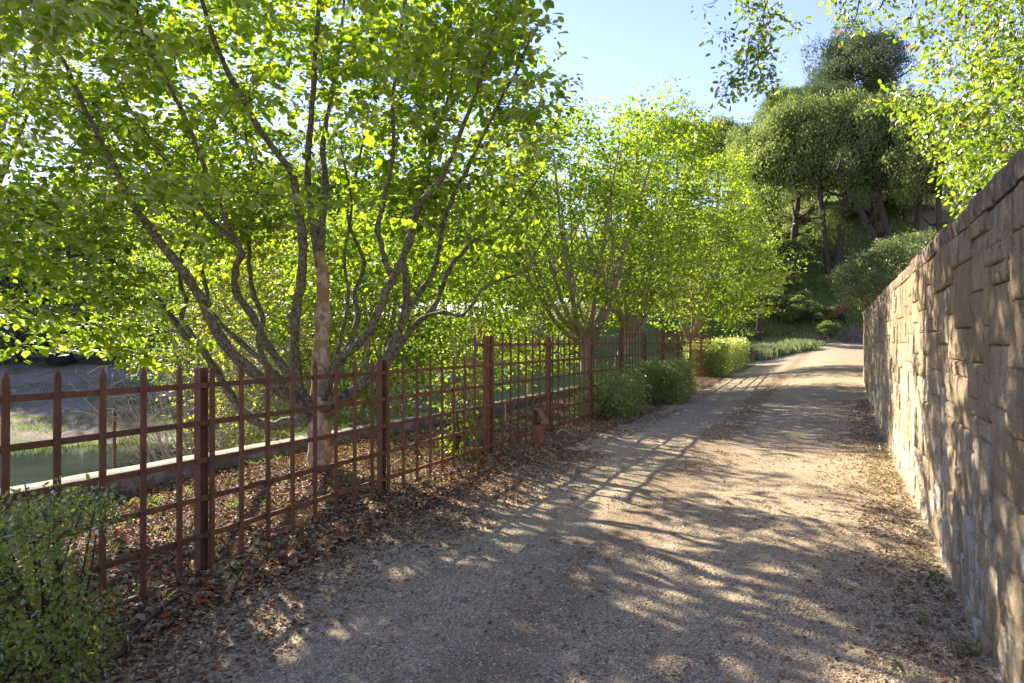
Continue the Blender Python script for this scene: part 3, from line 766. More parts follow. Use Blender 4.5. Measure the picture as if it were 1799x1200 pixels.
    limb('limb', [(725, 577, .4), (743, 559, .3), (780, 549, .1), (817, 552, 0), (849, 508, -.1), (886, 490, -.2), (922, 476, -.3), (941, 444, -.3), (965, 400, -.4)], .036, .012, BL, 6)
    limb('limb', [(572, 715, .3), (600, 640, .9), (628, 560, 1.2), (624, 513, 1.4), (640, 460, 1.6), (610, 380, 1.9), (630, 290, 2.2), (650, 180, 2.5)], .065, .018, BL, 7)
    limb('limb', [(565, 720, -.1), (600, 700, -.6), (640, 640, -1.2), (650, 560, -1.6)][:2]+[(585, 660, .5), (600, 590, .8), (612, 520, .9), (605, 450, 1.0), (618, 360, 1.1), (600, 260, 1.2)], .05, .016, BL, 7)
    nodes_ = np.concatenate(nodes); nrad_ = np.concatenate(nrad)
    cx, cy = bx, by
    def clear(P):
        P_ = (P[:, 2] > 6.9) & (rng.random(len(P)) < .55)
        sx, sy = screen(P)
        rr = np.hypot(P[:, 0]-cx, P[:, 1]-cy)
        edge = np.interp(sy, [-400, 0, 120, 200, 300, 380, 450, 540, 600], [1050, 1000, 985, 1000, 950, 960, 930, 850, 760])
        low = np.interp(rr, [0, 1.2, 2.2, 3.2, 4.2, 5.5], [3.9, 3.5, 3.0, 2.55, 2.2, 1.9])
        sv = np.array(SUNV); ax = np.cross(sv, [0, 0, 1.]); ax /= np.linalg.norm(ax); ay = np.cross(ax, sv)
        sun_gap = hsh(P@ax, P@ay, 2.3, 4)+.6*hsh(P@ax, P@ay, 4.9, 1)          # lanes cut through the leaves along the sun direction, letting dapples fall
        ok = (P[:, 2] > low) & (sx < edge) & (P[:, 1] > 5.0) & ~P_ & ~((sun_gap > .26) & (P[:, 0] > -4.0) & (rng.random(len(P)) < .9))
        ok &= ~((P[:, 1] < 8.6) & (sy > 60) & (rng.random(len(P)) < .62))
        ok &= ~((sx < 330) & (sy > 425-.0*sx) & (rng.random(len(P)) < .86))
        ok &= ~((sx > 330) & (sx < 860) & (sy > 430) & (P[:, 1] < 9.6) & (rng.random(len(P)) < .6))
        # a few small windows of sky between the limbs
        for (wx, wy, wr) in ((345, 140, 40), (270, 190, 38), (255, 45, 26), (55, 290, 30)):
            ok &= ~((np.hypot(sx-wx, sy-wy) < wr) & (rng.random(len(P)) < .75))
        return ok
    T = blob_points([((-3.0, 9.5, 5.6), (4.0, 4.2, 3.7)), ((-3.0, 9.4, 4.2), (4.2, 4.2, 2.6)), ((-6.4, 8.6, 3.3), (1.7, 1.7, 1.3)), ((-.9, 9.0, 5.4), (1.7, 1.9, 2.0)), ((-3.2, 11.2, 5.2), (4.0, 2.2, 3.0))], 4700, .22, clear)
    T2 = blob_points([(tuple(px(140, 500, 8.4)), (1.5, 1.0, .75)), (tuple(px(120, 600, 8.6)), (.9, .6, .35)), (tuple(px(60, 560, 8.6)), (.8, .6, .35)), (tuple(px(260, 590, 8.8)), (.9, .6, .35)), (tuple(px(60, 430, 8.4)), (1.2, 1.0, .6))], 170, 0)
    T = np.concatenate([T, T2])
    tub = Tubes(4); ends = connect(nodes_, nrad_, T, tub, sag=.05)
    tag(add('twigs', tub.mesh('twigs', M['bark_twig']), root), kind='stuff')
    c, d, nr, sz = sprays(T, ends, 21, .135, .102)
    foliage(root, c, d, nr, sz, M['iron_leaf'], LEAF_ROUND, 295)
first_tree()

# ------------------------------------------------------------------ the other ironwoods of the row
def vase_tree(base, height, blobs, nlimb, nspray, label, group, leaf, lsize, bark='bark_pale', fork=.9, name='ironwood_tree', k=16, r0=.15, lean=(0, 0), cat='tree', spread=.2, seed=1, shape=LEAF_ROUND, hollow=.35, lim=None):
    bx, by = base; bz = gz(bx, by); rr = random.Random(seed)
    root = empty(name, (bx, by, bz), label, cat, group)
    t = Tubes(9); tp = smooth_path([(bx, by, bz-.1), (bx+lean[0]*.3, by+lean[1]*.3, bz+fork*.5), (bx+lean[0], by+lean[1], bz+fork)])
    t.add(tp, np.linspace(r0*1.15, r0*.92, len(tp))); add('trunk', t.mesh('trunk', M[bark]), root)
    nodes = [tp[-3:]]; nrad = [np.full(3, r0)]
    fk = tp[-1]
    tops = blob_points(blobs, nlimb*60, .3); tops = tops[tops[:, 2] > bz+height*.45]
    used = []
    for i in range(nlimb):
        a = i*2.4+rr.random()*.6
        want = np.array([math.cos(a), math.sin(a)]); dv = tops[:, :2]-fk[:2]
        sc = (dv@want)/(np.linalg.norm(dv, axis=1)+.1)+.25*(tops[:, 2]-bz)/height+rng.random(len(tops))*.3
        e = tops[int(np.argmax(sc))]
        st = fk+np.array([0, 0, -fork*.25*rr.random()])
        h = np.array([e[0]-st[0], e[1]-st[1]])
        p = [st, st+np.array([h[0]*.22, h[1]*.22, (e[2]-st[2])*.13]), st+np.array([h[0]*.45, h[1]*.45, (e[2]-st[2])*.33]), st+np.array([h[0]*.7, h[1]*.7, (e[2]-st[2])*.63]), e]
        p = [q+np.array([rr.uniform(-.12, .12), rr.uniform(-.12, .12), 0])*(0 if j in (0,) else 1) for j, q in enumerate(p)]
        P = smooth_path(p, 20); r = np.linspace(r0*.55, .014, len(P)); tb = Tubes(7); tb.add(P+rng.normal(0, .008, P.shape), r)
        # side limbs
        for q in range(3):
            j = rr.randint(5, 13); e2 = tops[rr.randrange(len(tops))]*.6+P[-1]*.4
            pp = smooth_path([P[j], P[j]*.6+e2*.4+np.array([0, 0, -.1]), e2], 9); tb.add(pp, np.linspace(r[j]*.75, .01, 9), 5)
            nodes.append(pp[2:]); nrad.append(np.linspace(r[j]*.7, .01, 7))
        add('limb', tb.mesh('limb', M[bark]), root); nodes.append(P[4:]); nrad.append(r[4:])
    T = blob_points(blobs, nspray, hollow, lim)
    cc = np.mean([b_[0] for b_ in blobs], axis=0); ext = T[(T[:, 2] > cc[2]-.5) & (rng.random(len(T)) < .5)]
    sc = (ext-cc)@np.array([0, 0, .8])+.6*np.linalg.norm(ext[:, :2]-cc[:2], axis=1); ext = ext[np.argsort(-sc)[:160]]; ext = ext[rng.permutation(len(ext))[:34]]
    sh = [e+np.array([(e[0]-cc[0])*.06*q, (e[1]-cc[1])*.06*q, .17*q])+rng.normal(0, .04, 3) for e in ext for q in range(1, rng.integers(3, 8))]
    T = np.concatenate([T, np.array(sh)])
    tub = Tubes(3); ends = connect(np.concatenate(nodes), np.concatenate(nrad), T, tub, sag=.05, seg=4, nsides=3)
    tag(add('twigs', tub.mesh('twigs', M['bark_twig']), root), kind='stuff')
    c, d, nr, sz = sprays(T, ends, k, spread, lsize)
    foliage(root, c, d, nr, sz, M[leaf], shape)
    return root
IG = 'row of ironwood trees behind the fence'
b = px(1030, 700, 19.9)
vase_tree((b[0], b[1]), 8.4, [((1.7, 19.9, 4.4), (3.5, 3.1, 2.5)), ((2.4, 20, 6.2), (2.5, 2.4, 2.5)), ((.7, 20, 6.5), (2.0, 1.9, 1.7)), ((3.0, 20.2, 7.5), (.8, .8, 1.5)), ((1.5, 19.7, 7.2), (1.1, .9, 1.4))], 11, 1700,
          'second ironwood tree with pale grey limbs forking just above the fence', IG, 'iron_leaf', .10, seed=3, fork=1.75, r0=.17)
b = px(1082, 660, 23.5)
vase_tree((b[0], b[1]), 9.2, [((4.6, 23.5, 5.2), (2.6, 2.6, 2.8)), ((5.3, 23.7, 7.4), (1.9, 1.9, 2.6)), ((5.8, 23.6, 9.2), (.6, .6, 1.2)), ((4.6, 23.4, 8.7), (.6, .6, 1.1))], 9, 1500,
          'tallest ironwood of the row whose trunk leans right over the fence', IG, 'iron_leaf', .105, seed=5, fork=2.0, lean=(.5, 0), r0=.16)
b = px(1212, 640, 31)
vase_tree((b[0], b[1]), 9.5, [((8.9, 31, 5.2), (3.3, 3.0, 3.1)), ((9.1, 31, 7.6), (2.1, 2.0, 2.8)), ((10.3, 30.5, 4.4), (1.9, 1.8, 1.9)), ((8.9, 31, 9.6), (.6, .6, 1.0))], 9, 1600,
          'farthest ironwood of the row above the long clipped hedge', IG, 'iron_leaf', .115, seed=8, fork=1.6, r0=.17)
# bright trees and shrubs between garden and meadow
def at(x, Y): q = px(x, 600, Y); return float(q[0]), float(q[1])
for (x, Y, h, w, sd, lab, leaf) in (
    (640, 17.5, 6.6, 2.5, 21, 'bright green tree on the bank right behind the nearest ironwood', 'iron_leaf'),
    (790, 22.0, 7.6, 2.9, 22, 'bright yellow-green tree behind the second fence panels', 'iron_leaf'),
    (930, 27.0, 8.4, 3.3, 23, 'pale green tree between the nearest and the second ironwood', 'iron_leaf'),
    (330, 27.0, 8.8, 3.4, 25, 'tall bright green tree on the bank behind the bare grey shrubs', 'iron_leaf'),
    (500, 21.5, 7.6, 3.0, 24, 'yellow-green tree beyond the curb left of the tan trunk', 'yellow_leaf')):
    X, Y_ = at(x, Y); g0 = gz(X, Y_)
    vase_tree((X, Y_), h, [((X, Y_, g0+h*.50), (w, w*.9, h*.36)), ((X+.3, Y_, g0+h*.75), (w*.6, w*.6, h*.28))], 7, 900, lab, 'bright trees beyond the curb', leaf, .12, seed=sd, fork=.8, r0=.09, spread=.24, name='young_tree', k=14)
def stem_shrub(x, Y, h, w, n, label, leaf, bark, name='shrub', leaves=10, lsize=.06, dz=0, seed=0, group=None):
    X, Y_ = at(x, Y); g0 = gz(X, Y_); rr = random.Random(seed)
    root = empty(name, (X, Y_, g0), label, 'shrub', group); t = Tubes(5); cs = []
    for i in range(n):
        a = rr.random()*6.28; r1 = w*rr.random()**.6; hh = h*rr.uniform(.6, 1)
        p = smooth_path([(X+rr.uniform(-.1, .1), Y_+rr.uniform(-.1, .1), g0-.05), (X+math.cos(a)*r1*.3, Y_+math.sin(a)*r1*.3, g0+hh*.4), (X+math.cos(a)*r1, Y_+math.sin(a)*r1, g0+hh)], 9)
        t.add(p, np.linspace(.018, .004, 9), 4)
        for q in range(7):
            j = rr.randint(2, 7); L = rr.uniform(.25, .6)*w; a2 = a+rr.uniform(-1.6, 1.6)
            e = p[j]+np.array([math.cos(a2)*L, math.sin(a2)*L, L*rr.uniform(.1, .9)]); pp = smooth_path([p[j], (p[j]+e)/2+rng.normal(0, .04, 3), e], 5)
            t.add(pp, np.linspace(.008, .002, 5), 3); cs.append(pp[1:])
            for q2 in range(3):
                e3 = pp[rr.randint(1, 4)]; e4 = e3+rng.normal(0, .14, 3)+np.array([0, 0, .08]); t.add([e3, (e3+e4)/2+rng.normal(0, .02, 3), e4], [.004, .003, .0015], 3); cs.append(e4[None])
        cs.append(p[4:])
    add('branches', t.mesh('branches', M[bark]), root)['kind'] = 'stuff'
    if leaves:
        T = np.concatenate(cs); c, d, nr, sz = sprays(T, unit(rng.normal(size=T.shape)), leaves, .09, lsize, flat=.9)
        foliage(root, c, d, nr, sz, M[leaf], DIAMOND)
stem_shrub(455, 14.6, 4.2, 1.3, 16, 'yellow-leaved shrub of thin upright stems beyond the curb', 'yellow_leaf', 'bark_grey', leaves=4, lsize=.07, seed=1)
stem_shrub(400, 13.2, 2.2, .9, 9, 'young yellow-green sapling shrub left of the tan trunk', 'yellow_leaf', 'bark_grey', leaves=3, lsize=.08, seed=2)
stem_shrub(835, 17.5, 2.7, 1.0, 13, 'yellowish leafy shrub behind the fence step', 'yellow_leaf', 'bark_grey', leaves=4, lsize=.06, seed=4)
stem_shrub(300, 12.4, 2.6, 1.9, 15, 'leafless grey shrub of tangled bare twigs beyond the curb', 'yellow_leaf', 'bark_grey', leaves=0, seed=5, name='bare_shrub')
stem_shrub(345, 13.0, 3.2, 1.6, 12, 'taller bare grey shrub behind the lower left limbs', 'yellow_leaf', 'bark_grey', leaves=0, seed=6, name='bare_shrub')
stem_shrub(805, 9.9, .9, .28, 4, 'small green sapling growing behind the second fence panel', 'iron_leaf', 'bark_twig', leaves=2, lsize=.07, seed=7)

# ------------------------------------------------------------------ near oak leaning over the wall, and its hanging sprays
def near_oak():
    bx, by = 7.6, 7.4; bz = gz(bx, by)
    root = empty('live_oak', (bx, by, bz), 'near live oak with small glossy bright leaves overhanging the stone wall', 'tree')
    t = Tubes(10); P = smooth_path([(bx, by, bz-.2), (bx-.1, by-.1, bz+1.4), (bx-.4, by-.3, bz+2.6)]); t.add(P, np.linspace(.24, .17, len(P))); add('trunk', t.mesh('trunk', M['bark_dark']), root)
    nodes = [P[-3:]]; nr_ = [np.full(3, .1)]
    for pts, w in (([(7.2, 7.1, bz+2.6), (6.0, 6.8, 5.4), (4.6, 6.7, 6.3), (3.4, 6.6, 6.1), (2.5, 6.6, 5.55)], .08),
                   ([(7.2, 7.1, bz+2.4), (6.2, 6.9, 4.4), (5.2, 7.0, 4.3), (4.6, 7.2, 3.9)], .07),
                   ([(7.2, 7.1, bz+2.0), (6.0, 7.6, 3.9), (5.3, 7.9, 3.4)], .06),
                   ([(7.3, 7.1, bz+2.6), (6.6, 6.6, 5.4), (5.4, 6.5, 6.2), (4.2, 6.6, 5.9), (3.5, 6.6, 5.4)], .06),
                   ([(7.3, 7.2, bz+2.6), (6.5, 7.0, 5.6), (5.4, 6.8, 6.3), (4.6, 6.7, 6.0)], .06),
                   ([(7.3, 7.2, bz+1.8), (6.2, 5.8, 3.9), (5.0, 5.0, 3.6)], .05)):
        P = smooth_path(pts, 22); r = np.linspace(w, .014, 22); tb = Tubes(7); tb.add(P+rng.normal(0, .012, P.shape), r); add('limb', tb.mesh('limb', M['bark_dark']), root)
        nodes.append(P[5:]); nr_.append(r[5:])
    def clear(Q):
        sx, sy = screen(Q)
        edge = np.interp(sy, [-300, 0, 60, 130, 175, 205, 260, 320, 380, 420], [1500, 1585, 1600, 1625, 1580, 1575, 1640, 1655, 1680, 1690])
        s, p = sp_of(Q[:, 0], Q[:, 1])
        return (sx > edge) & (Q[:, 2] > np.where(p < 1.15, WTOP+.28, WTOP+.05)) & (p > .45)
    T = blob_points([((5.4, 6.8, 4.0), (1.9, 1.6, 1.7)), ((6.0, 6.0, 5.2), (2.2, 1.9, 1.6)), ((5.1, 7.8, 3.5), (.9, 1.2, .9)), ((5.0, 5.6, 3.7), (1.3, 1.1, 1.0))], 4600, .1, clear)
    hang = []
    for (pts, n) in (([(1345, -60), (1345, 0), (1340, 50), (1345, 90)], 20), ([(1340, 40), (1320, 70), (1310, 110), (1285, 140), (1275, 165)], 24),
                     ([(1335, 80), (1335, 120), (1350, 150), (1360, 130)], 22), ([(1350, 20), (1385, 35), (1398, 50)], 12), ([(1335, 10), (1305, 12)], 10),
                     ([(1500, -50), (1485, 5), (1470, 25)], 9), ([(1520, -50), (1505, 25), (1495, 48)], 9), ([(1560, -40), (1550, 5), (1545, 15)], 8),
                     ([(1255, -60), (1257, 3)], 3), ([(1290, 60), (1275, 68)], 4), ([(1600, 30), (1575, 45)], 7), ([(1620, 170), (1570, 165), (1550, 180)], 12)):
        Pq = smooth_path([px(x, y, 6.6) for x, y in pts], 12); hang.append(Pq)
        tb = Tubes(4); tb.add(Pq+rng.normal(0, .01, Pq.shape), np.linspace(.009, .003, 12)); add('hanging_twig', tb.mesh('hanging_twig', M['bark_twig']), root)
        nodes.append(Pq); nr_.append(np.full(12, .006))
        idx = rng.integers(1, 12, n); T = np.concatenate([T, Pq[idx]+rng.normal(0, .065, (n, 3))])
    tub = Tubes(4); ends = connect(np.concatenate(nodes), np.concatenate(nr_), T, tub, sag=.03, seg=4)
    tag(add('twigs', tub.mesh('twigs', M['bark_twig']), root), kind='stuff')
    c, d, nr, sz = sprays(T, ends, 13, .062, .053, flat=.9, droop=.1)
    nr = unit(rand_dirs(len(c))+np.array([0, 0, .5]))
    foliage(root, c, d, nr, sz, M['oak_leaf'], LEAF_OVAL, 290)
near_oak()
# fine-leaved oak at the upper left, behind the first ironwood
vase_tree((-12.6, 13.4), 9, [((-9.9, 11.8, 7.0), (2.7, 2.2, 2.3))], 8, 1150, 'fine-leaved dark oak filling the upper left corner behind the ironwood', None, 'oak_leaf', .075, bark='bark_dark', name='live_oak', k=16, fork=2.6, r0=.2, spread=.17, seed=31, shape=DIAMOND)

# ------------------------------------------------------------------ distant oaks
def puff_mesh(name, puffs, n, mat, size, shape=DIAMOND, inner=.0):
    """a crown made of many small clumps; every clump carries leaf-sized faces"""
    C = []; Dn = []
    tot = sum(r*r for _, r in puffs)
    for c, r in puffs:
        k = int(n*r*r/tot); d = rand_dirs(k); d[:, 2] = np.where(rng.random(k) < .6, np.abs(d[:, 2]), d[:, 2]); rad = r*(.62+.42*rng.random(k)**.7)
        rad = rad*(1+.30*np.sin(d[:, 0]*7+c[0])*np.cos(d[:, 1]*6+c[1])+.12*rng.normal(size=k))
        C.append(np.array(c)+d*rad[:, None]*np.array([1, 1, .82])); Dn.append(d)
    C = np.concatenate(C); Dn = np.concatenate(Dn); m = len(C); tone = np.concatenate([np.full(int(n*r*r/tot), rng.normal(0, .2)) for _, r in puffs])  # random tone per clump, imitating sunlit and shaded foliage
    dr = unit(Dn*.5+rand_dirs(m)); nr = unit(Dn*.9+rand_dirs(m)*.8+np.array([0, 0, .3]))
    return leaf_mesh(name, C, dr, nr, size*(.6+.8*rng.random(m)), mat, shape, np.clip(rng.normal(.5, .16, m)+tone, 0, 1))
def oak_proto(seed, rx, rz, n, mat, size, np_=46):
    rr = random.Random(seed); puffs = []; h1, h2, h3 = rr.random()*6, rr.random()*6, rr.random()*6
    for i in range(np_):
        a = rr.random()*6.283; e = math.asin(rr.uniform(-.45, 1)); q = rr.uniform(.45, .88)
        k_ = rr.uniform(.13, .26) if rr.random() < .8 else .32; q = rr.uniform(.35, 1.02-k_*.6)*(1+.20*math.sin(2*a+h1)*math.cos(2.5*e+h3)+.16*math.sin(3*a+h2+2*e))
        puffs.append(((math.cos(a)*math.cos(e)*rx*q, math.sin(a)*math.cos(e)*rx*q, math.sin(e)*rz*q), k_*rx))
    return puff_mesh('crown', puffs, n, M[mat], size)
PROT = [oak_proto(1, 5, 4.2, 52000, 'far_leaf', .20, 84), oak_proto(2, 5, 3.6, 52000, 'far_leaf', .20, 78), oak_proto(3, 5, 4.6, 52000, 'far_leaf', .20, 88), oak_proto(4, 5, 3.8, 46000, 'far_leaf_blue', .16, 75)]
def oak_wood(root, X, Y, zb, zc, rx, seed, leans, th=.035):
    rr = random.Random(seed); 
    for (lx, r0) in leans:
        tb = Tubes(7); h = zc-zb
        P = smooth_path([(X+lx*.15, Y, zb-.4), (X+lx*.5+rr.uniform(-.2, .2), Y-.2, zb+h*.35), (X+lx*.9, Y, zb+h*.75), (X+lx*1.2, Y, zc)], 14)
        tb.add(P, np.linspace(r0, r0*.5, 14))
        for q in range(6):
            j = rr.randint(5, 12); a = rr.random()*6.28; L = rx*rr.uniform(.4, .8)
            e = P[j]+np.array([math.cos(a)*L, math.sin(a)*L, L*rr.uniform(.2, .7)]); pp = smooth_path([P[j], (P[j]+e)/2+np.array([0, 0, -.15*L]), e], 7); tb.add(pp, np.linspace(r0*.42, .03, 7), 5)
        add('trunk', tb.mesh('trunk', M['bark_dark']), root)
def far_oak(cx, cy, rpx, rzpx, Yd, label, proto, leans=((0, .3),), group='oaks on the hillside', rot=0, name='live_oak', base=None):
    c = px(cx, cy, Yd); X, Y = float(c[0]), Yd
    rx = rpx/1200*Yd; rz = rzpx/1200*Yd
    bX = X if base is None else float(px(base, 600, Yd)[0])
    zb = gz(bX, Y); root = empty(name, (bX, Y, zb), label, 'tree', group)
    o = bpy.data.objects.new('crown', PROT[proto]); COL.objects.link(o); o.parent = root; o['kind'] = 'stuff'
    o.location = (X-bX, 0, c[2]-zb); o.scale = (rx/5.0, rx/5.0, rz/4.2); o.rotation_euler.z = rot
    oak_wood(root, bX, Y, zb, c[2], rx, int(cx), leans)
far_oak(1497, 138, 94, 92, 100, 'lone spreading oak standing highest against the sky', 3, ((1.5, .5), (-2, .4)), rot=.3, base=1525)
far_oak(1395, 190, 62, 42, 96, 'small dark oak on the ridge left of the lone oak', 0, rot=1.2)
far_oak(1388, 300, 94, 112, 66, 'broad oak at the left end of the hillside clump', 1, ((-3, .4), (1, .35)), rot=2.0)
far_oak(1476, 285, 92, 112, 62, 'rounded oak in the middle of the hillside clump', 2, ((1.5, .4), (-1.2, .3)), rot=.7, base=1462)
far_oak(1570, 290, 98, 122, 58, 'big oak with slanting dark trunks right of the clump', 0, ((-2.5, .4), (-5, .35), (1.5, .3)), rot=3.6, base=1590)
far_oak(1650, 300, 85, 110, 54, 'dark oak half hidden behind the glossy leaves above the wall', 2, ((0, .3),), rot=4.4)
far_oak(1540, 225, 80, 60, 74, 'oak crown rising behind the hillside clump', 1, rot=5.0)
far_oak(1440, 190, 70, 45, 84, 'pale oak crown just below the lone oak', 3, rot=.1)
far_oak(1330, 320, 62, 118, 78, 'dark oak left of the broad hillside oak', 0, ((1, .3),), rot=2.8)
far_oak(1262, 285, 62, 72, 88, 'dark oak showing over the farthest ironwood', 2, rot=1.7)
far_oak(1205, 250, 55, 45, 94, 'ridge oak peeping between the tall ironwood and the next', 1, rot=.9)
for i, (x, y, r, rz, Yd, pr, lab) in enumerate((
    (-60, 495, 150, 165, 50, 0, 'dark oak beyond the pond at the left edge'), (60, 505, 130, 150, 52, 2, 'dark oak beyond the pond, second from the left'),
    (175, 490, 135, 155, 54, 1, 'dark oak beyond the pond behind the lowest ironwood branch'), (290, 480, 130, 165, 53, 0, 'dark oak beyond the pond behind the bare shrubs'),
    (400, 470, 130, 170, 55, 3, 'pale oak beyond the pond behind the yellow shrub'), (520, 470, 125, 170, 57, 2, 'dark oak beyond the pond behind the tan trunk'),
    (640, 450, 125, 165, 63, 1, 'dark oak across the green bank, right of the tan trunk'), (760, 455, 120, 160, 62, 0, 'dark oak across the green bank behind the third fence post'),
    (870, 470, 105, 130, 66, 2, 'dark oak beyond the meadow left of the second ironwood'), (960, 500, 80, 100, 72, 1, 'dark oak beyond the meadow behind the second ironwood'),
    (1080, 490, 80, 100, 66, 0, 'dark oak behind the leaning ironwood trunk'), (1190, 480, 80, 100, 68, 3, 'dark oak behind the far end of the fence'),
    (1290, 430, 60, 80, 64, 0, 'shaded oak at the foot of the hill beside the farthest ironwood'))):
    far_oak(x, y, r, rz, Yd, lab, pr, ((.6, .28), (-.8, .2)), 'dark trees beyond the pond and meadow', rot=i*1.3)
BUSH = [oak_proto(11, 5, 4.2, 14000, 'far_leaf', .34, 30), oak_proto(12, 5, 4.2, 34000, 'sage_leaf', .22, 40), oak_proto(13, 5, 4.2, 14000, 'sage_leaf', .34, 30), oak_proto(14, 5, 4.2, 30000, 'far_leaf', .24, 40)]
def bush(cx, by_, rpx, hpx, Yd, label, proto, rot=0, group='bushes at the foot of the hill', onray=False):
    if Yd is None:
        X, Y, zb = hit(cx, by_); Yd = Y
    else: X, Y = at(cx, Yd); zb = gz(X, Y)
    r = rpx/1200*Yd; h = hpx/1200*Yd
    root = empty('bush', (X, Y, zb), label, 'bush', group)
    o = bpy.data.objects.new('crown', BUSH[proto]); COL.objects.link(o); o.parent = root; o['kind'] = 'stuff'
    o.location = (0, 0, h*.45); o.scale = (r/5, r/5, h*.55/4.2); o.rotation_euler.z = rot
    tb = Tubes(5)
    for q in range(5):
        a = q*1.3; P = smooth_path([(X, Y, zb-.1), (X+math.cos(a)*r*.2, Y+math.sin(a)*r*.2, zb+h*.3), (X+math.cos(a)*r*.6, Y+math.sin(a)*r*.6, zb+h*.65)], 7); tb.add(P, np.linspace(.02*r, .006*r, 7))
    add('stems', tb.mesh('stems', M['bark_dark']), root)['kind'] = 'stuff'
bush(1385, 500, 55, 75, None, 'pale lit bush below the broad hillside oak', 2)
bush(1425, 470, 45, 65, None, 'lit green bush above the shaded hollow', 0, 1)
bush(1330, 560, 50, 60, None, 'shaded bush beside the dark slender trunk', 0, 2)
bush(1420, 575, 45, 50, None, 'dark bush left of the red stump', 0, 3)
bush(1395, 560, 40, 50, None, 'dark round bush in the hollow', 0, 1.5)
bush(1462, 597, 28, 35, None, 'low dark bush at the road edge under the stump', 0, 4)
bush(1350, 530, 45, 60, None, 'grey-green bush in dappled light on the slope', 2, 5)
bush(1480, 520, 30, 50, None, 'dark bush above the red stump', 0, 5.5)
for q, (x, y, r, h, p_, lab) in enumerate(((1395, 440, 45, 60, 2, 'sunlit pale bush between the leaning trunks'), (1440, 415, 40, 60, 0, 'green bush under the middle hillside oak'),
    (1490, 385, 40, 45, 2, 'sunlit bush at the top of the grass patch'), (1360, 470, 40, 60, 0, 'shaded bush under the broad hillside oak'), (1590, 385, 50, 55, 0, 'dark bush under the slanting trunks'),
    (1300, 520, 45, 70, 0, 'shaded bush behind the farthest ironwood'), (1640, 370, 50, 70, 0, 'dark bush above the stone wall under the oaks'))):
    bush(x, y, r, h, None, lab, p_, q*1.1)
for i, (x, y, r, h, p_, lab) in enumerate((
    (-30, 640, 90, 95, 1, 'dark underbrush at the left edge beyond the pond'), (35, 636, 60, 90, 0, 'lit green bush beyond the pond near the left edge'),
    (120, 634, 75, 100, 1, 'dark bush behind the boulder on the far bank'), (210, 636, 70, 90, 1, 'dark bush right of the boulder on the far bank'),
    (290, 634, 70, 95, 1, 'dark bush behind the bare grey shrubs on the far bank'), (380, 632, 70, 90, 1, 'dark bush behind the sapling shrub on the far bank'),
    (470, 630, 65, 90, 1, 'dark bush on the far bank left of the tan trunk'), (700, 618, 55, 50, 1, 'dark bush across the green bank under the lowest right limb'),
    (850, 616, 60, 60, 1, 'dark bush across the green bank behind the tall fence panels'))):
    bush(x, y, r, h, None, lab, 3 if p_ else 0, i*.9, 'bushes along the far bank')
def underbrush():
    rr = random.Random(9); pf = []
    for i in range(210):
        u_ = rr.uniform(-.9, .12); Y = rr.uniform(47, 56); X = u_*Y; r = rr.uniform(.7, 1.5); pf.append(((X, Y, gz(X, Y)+r*rr.uniform(.4, 1.7)), r))
    tag(add('underbrush', puff_mesh('underbrush', pf, 60000, M['far_leaf'], .2)), 'dark underbrush filling the wood edge beyond the pond', kind='stuff')
underbrush()
# the big olive-coloured bush over the end of the wall
def wall_bush():
    X, Y = 15.6, 27.5; zb = gz(X, Y); root = empty('olive_bush', (X, Y, zb), 'large olive-green bush spilling over the far end of the stone wall', 'bush')
    puffs = []; rr = random.Random(5)
    for i in range(60):
        u_ = rr.uniform(1485, 1665); topy = np.interp(u_, [1460, 1490, 1530, 1580, 1640, 1680], [510, 455, 425, 400, 395, 400]); boty = np.interp(u_, [1460, 1500, 1540, 1680], [520, 530, 530, 520])
        y_ = rr.uniform(topy+18, boty-4) if boty-4 > topy+18 else topy+18
        puffs.append((tuple(px(u_, y_, 27.5+rr.uniform(-1.6, 1.8))-np.array([X, Y, zb])), rr.uniform(.35, .6)))
    me = puff_mesh('crown', puffs, 36000, M['sage_leaf'], .085)
    o = bpy.data.objects.new('crown', me); COL.objects.link(o); o.parent = root; o['kind'] = 'stuff'
    tb = Tubes(6)
    for q in range(8):
        c = np.array(puffs[q*7][0]); tb.add(smooth_path([(0, 0, 0), c*.4, c], 8), np.linspace(.07, .02, 8))
    w = bpy.data.objects.new('stems', tb.mesh('stems', M['bark_dark'])); COL.objects.link(w); w.parent = root; w['kind'] = 'stuff'
wall_bush()
# slender dark trees on the slope
def slim(xb, yb, xt, yt, label, r=.16, crown=None):
    X, Y, zb = hit(xb, yb); e = px(xt, yt, Y); root = empty('slender_tree', (X, Y, zb), label, 'tree', 'slender dark trees on the slope')
    tb = Tubes(7); P = smooth_path([(X, Y, zb-.2), (X*.6+e[0]*.4+.1, Y, zb*.6+e[2]*.4), tuple(e)], 12); tb.add(P, np.linspace(r, r*.5, 12)); add('trunk', tb.mesh('trunk', M['bark_dark']), root)
    rr = random.Random(int(xb)); puffs = []
    cr = (crown or 30)/1200*Y
    for i in range(18):
        d = rand_dirs(1)[0]; puffs.append((e+np.array([0, 0, cr*.2])+d*cr*rr.uniform(.3, .8), cr*.38))
    add('crown', puff_mesh('crown', puffs, 5000, M['far_leaf'], .16), root)['kind'] = 'stuff'
slim(1334, 598, 1328, 440, 'dark slender tree beside the farthest ironwood', .22, 45)
slim(1316, 590, 1298, 500, 'short leaning dark tree beside the farthest ironwood', .2, 30)
slim(1455, 480, 1450, 405, 'small tree with a thin trunk at the edge of the lit grass', .13, 42)
slim(1537, 412, 1532, 335, 'curved dark tree standing in the sunlit grass', .28, 45)
slim(1378, 425, 1355, 360, 'leaning dark tree at the left of the hillside clump', .3, 40)

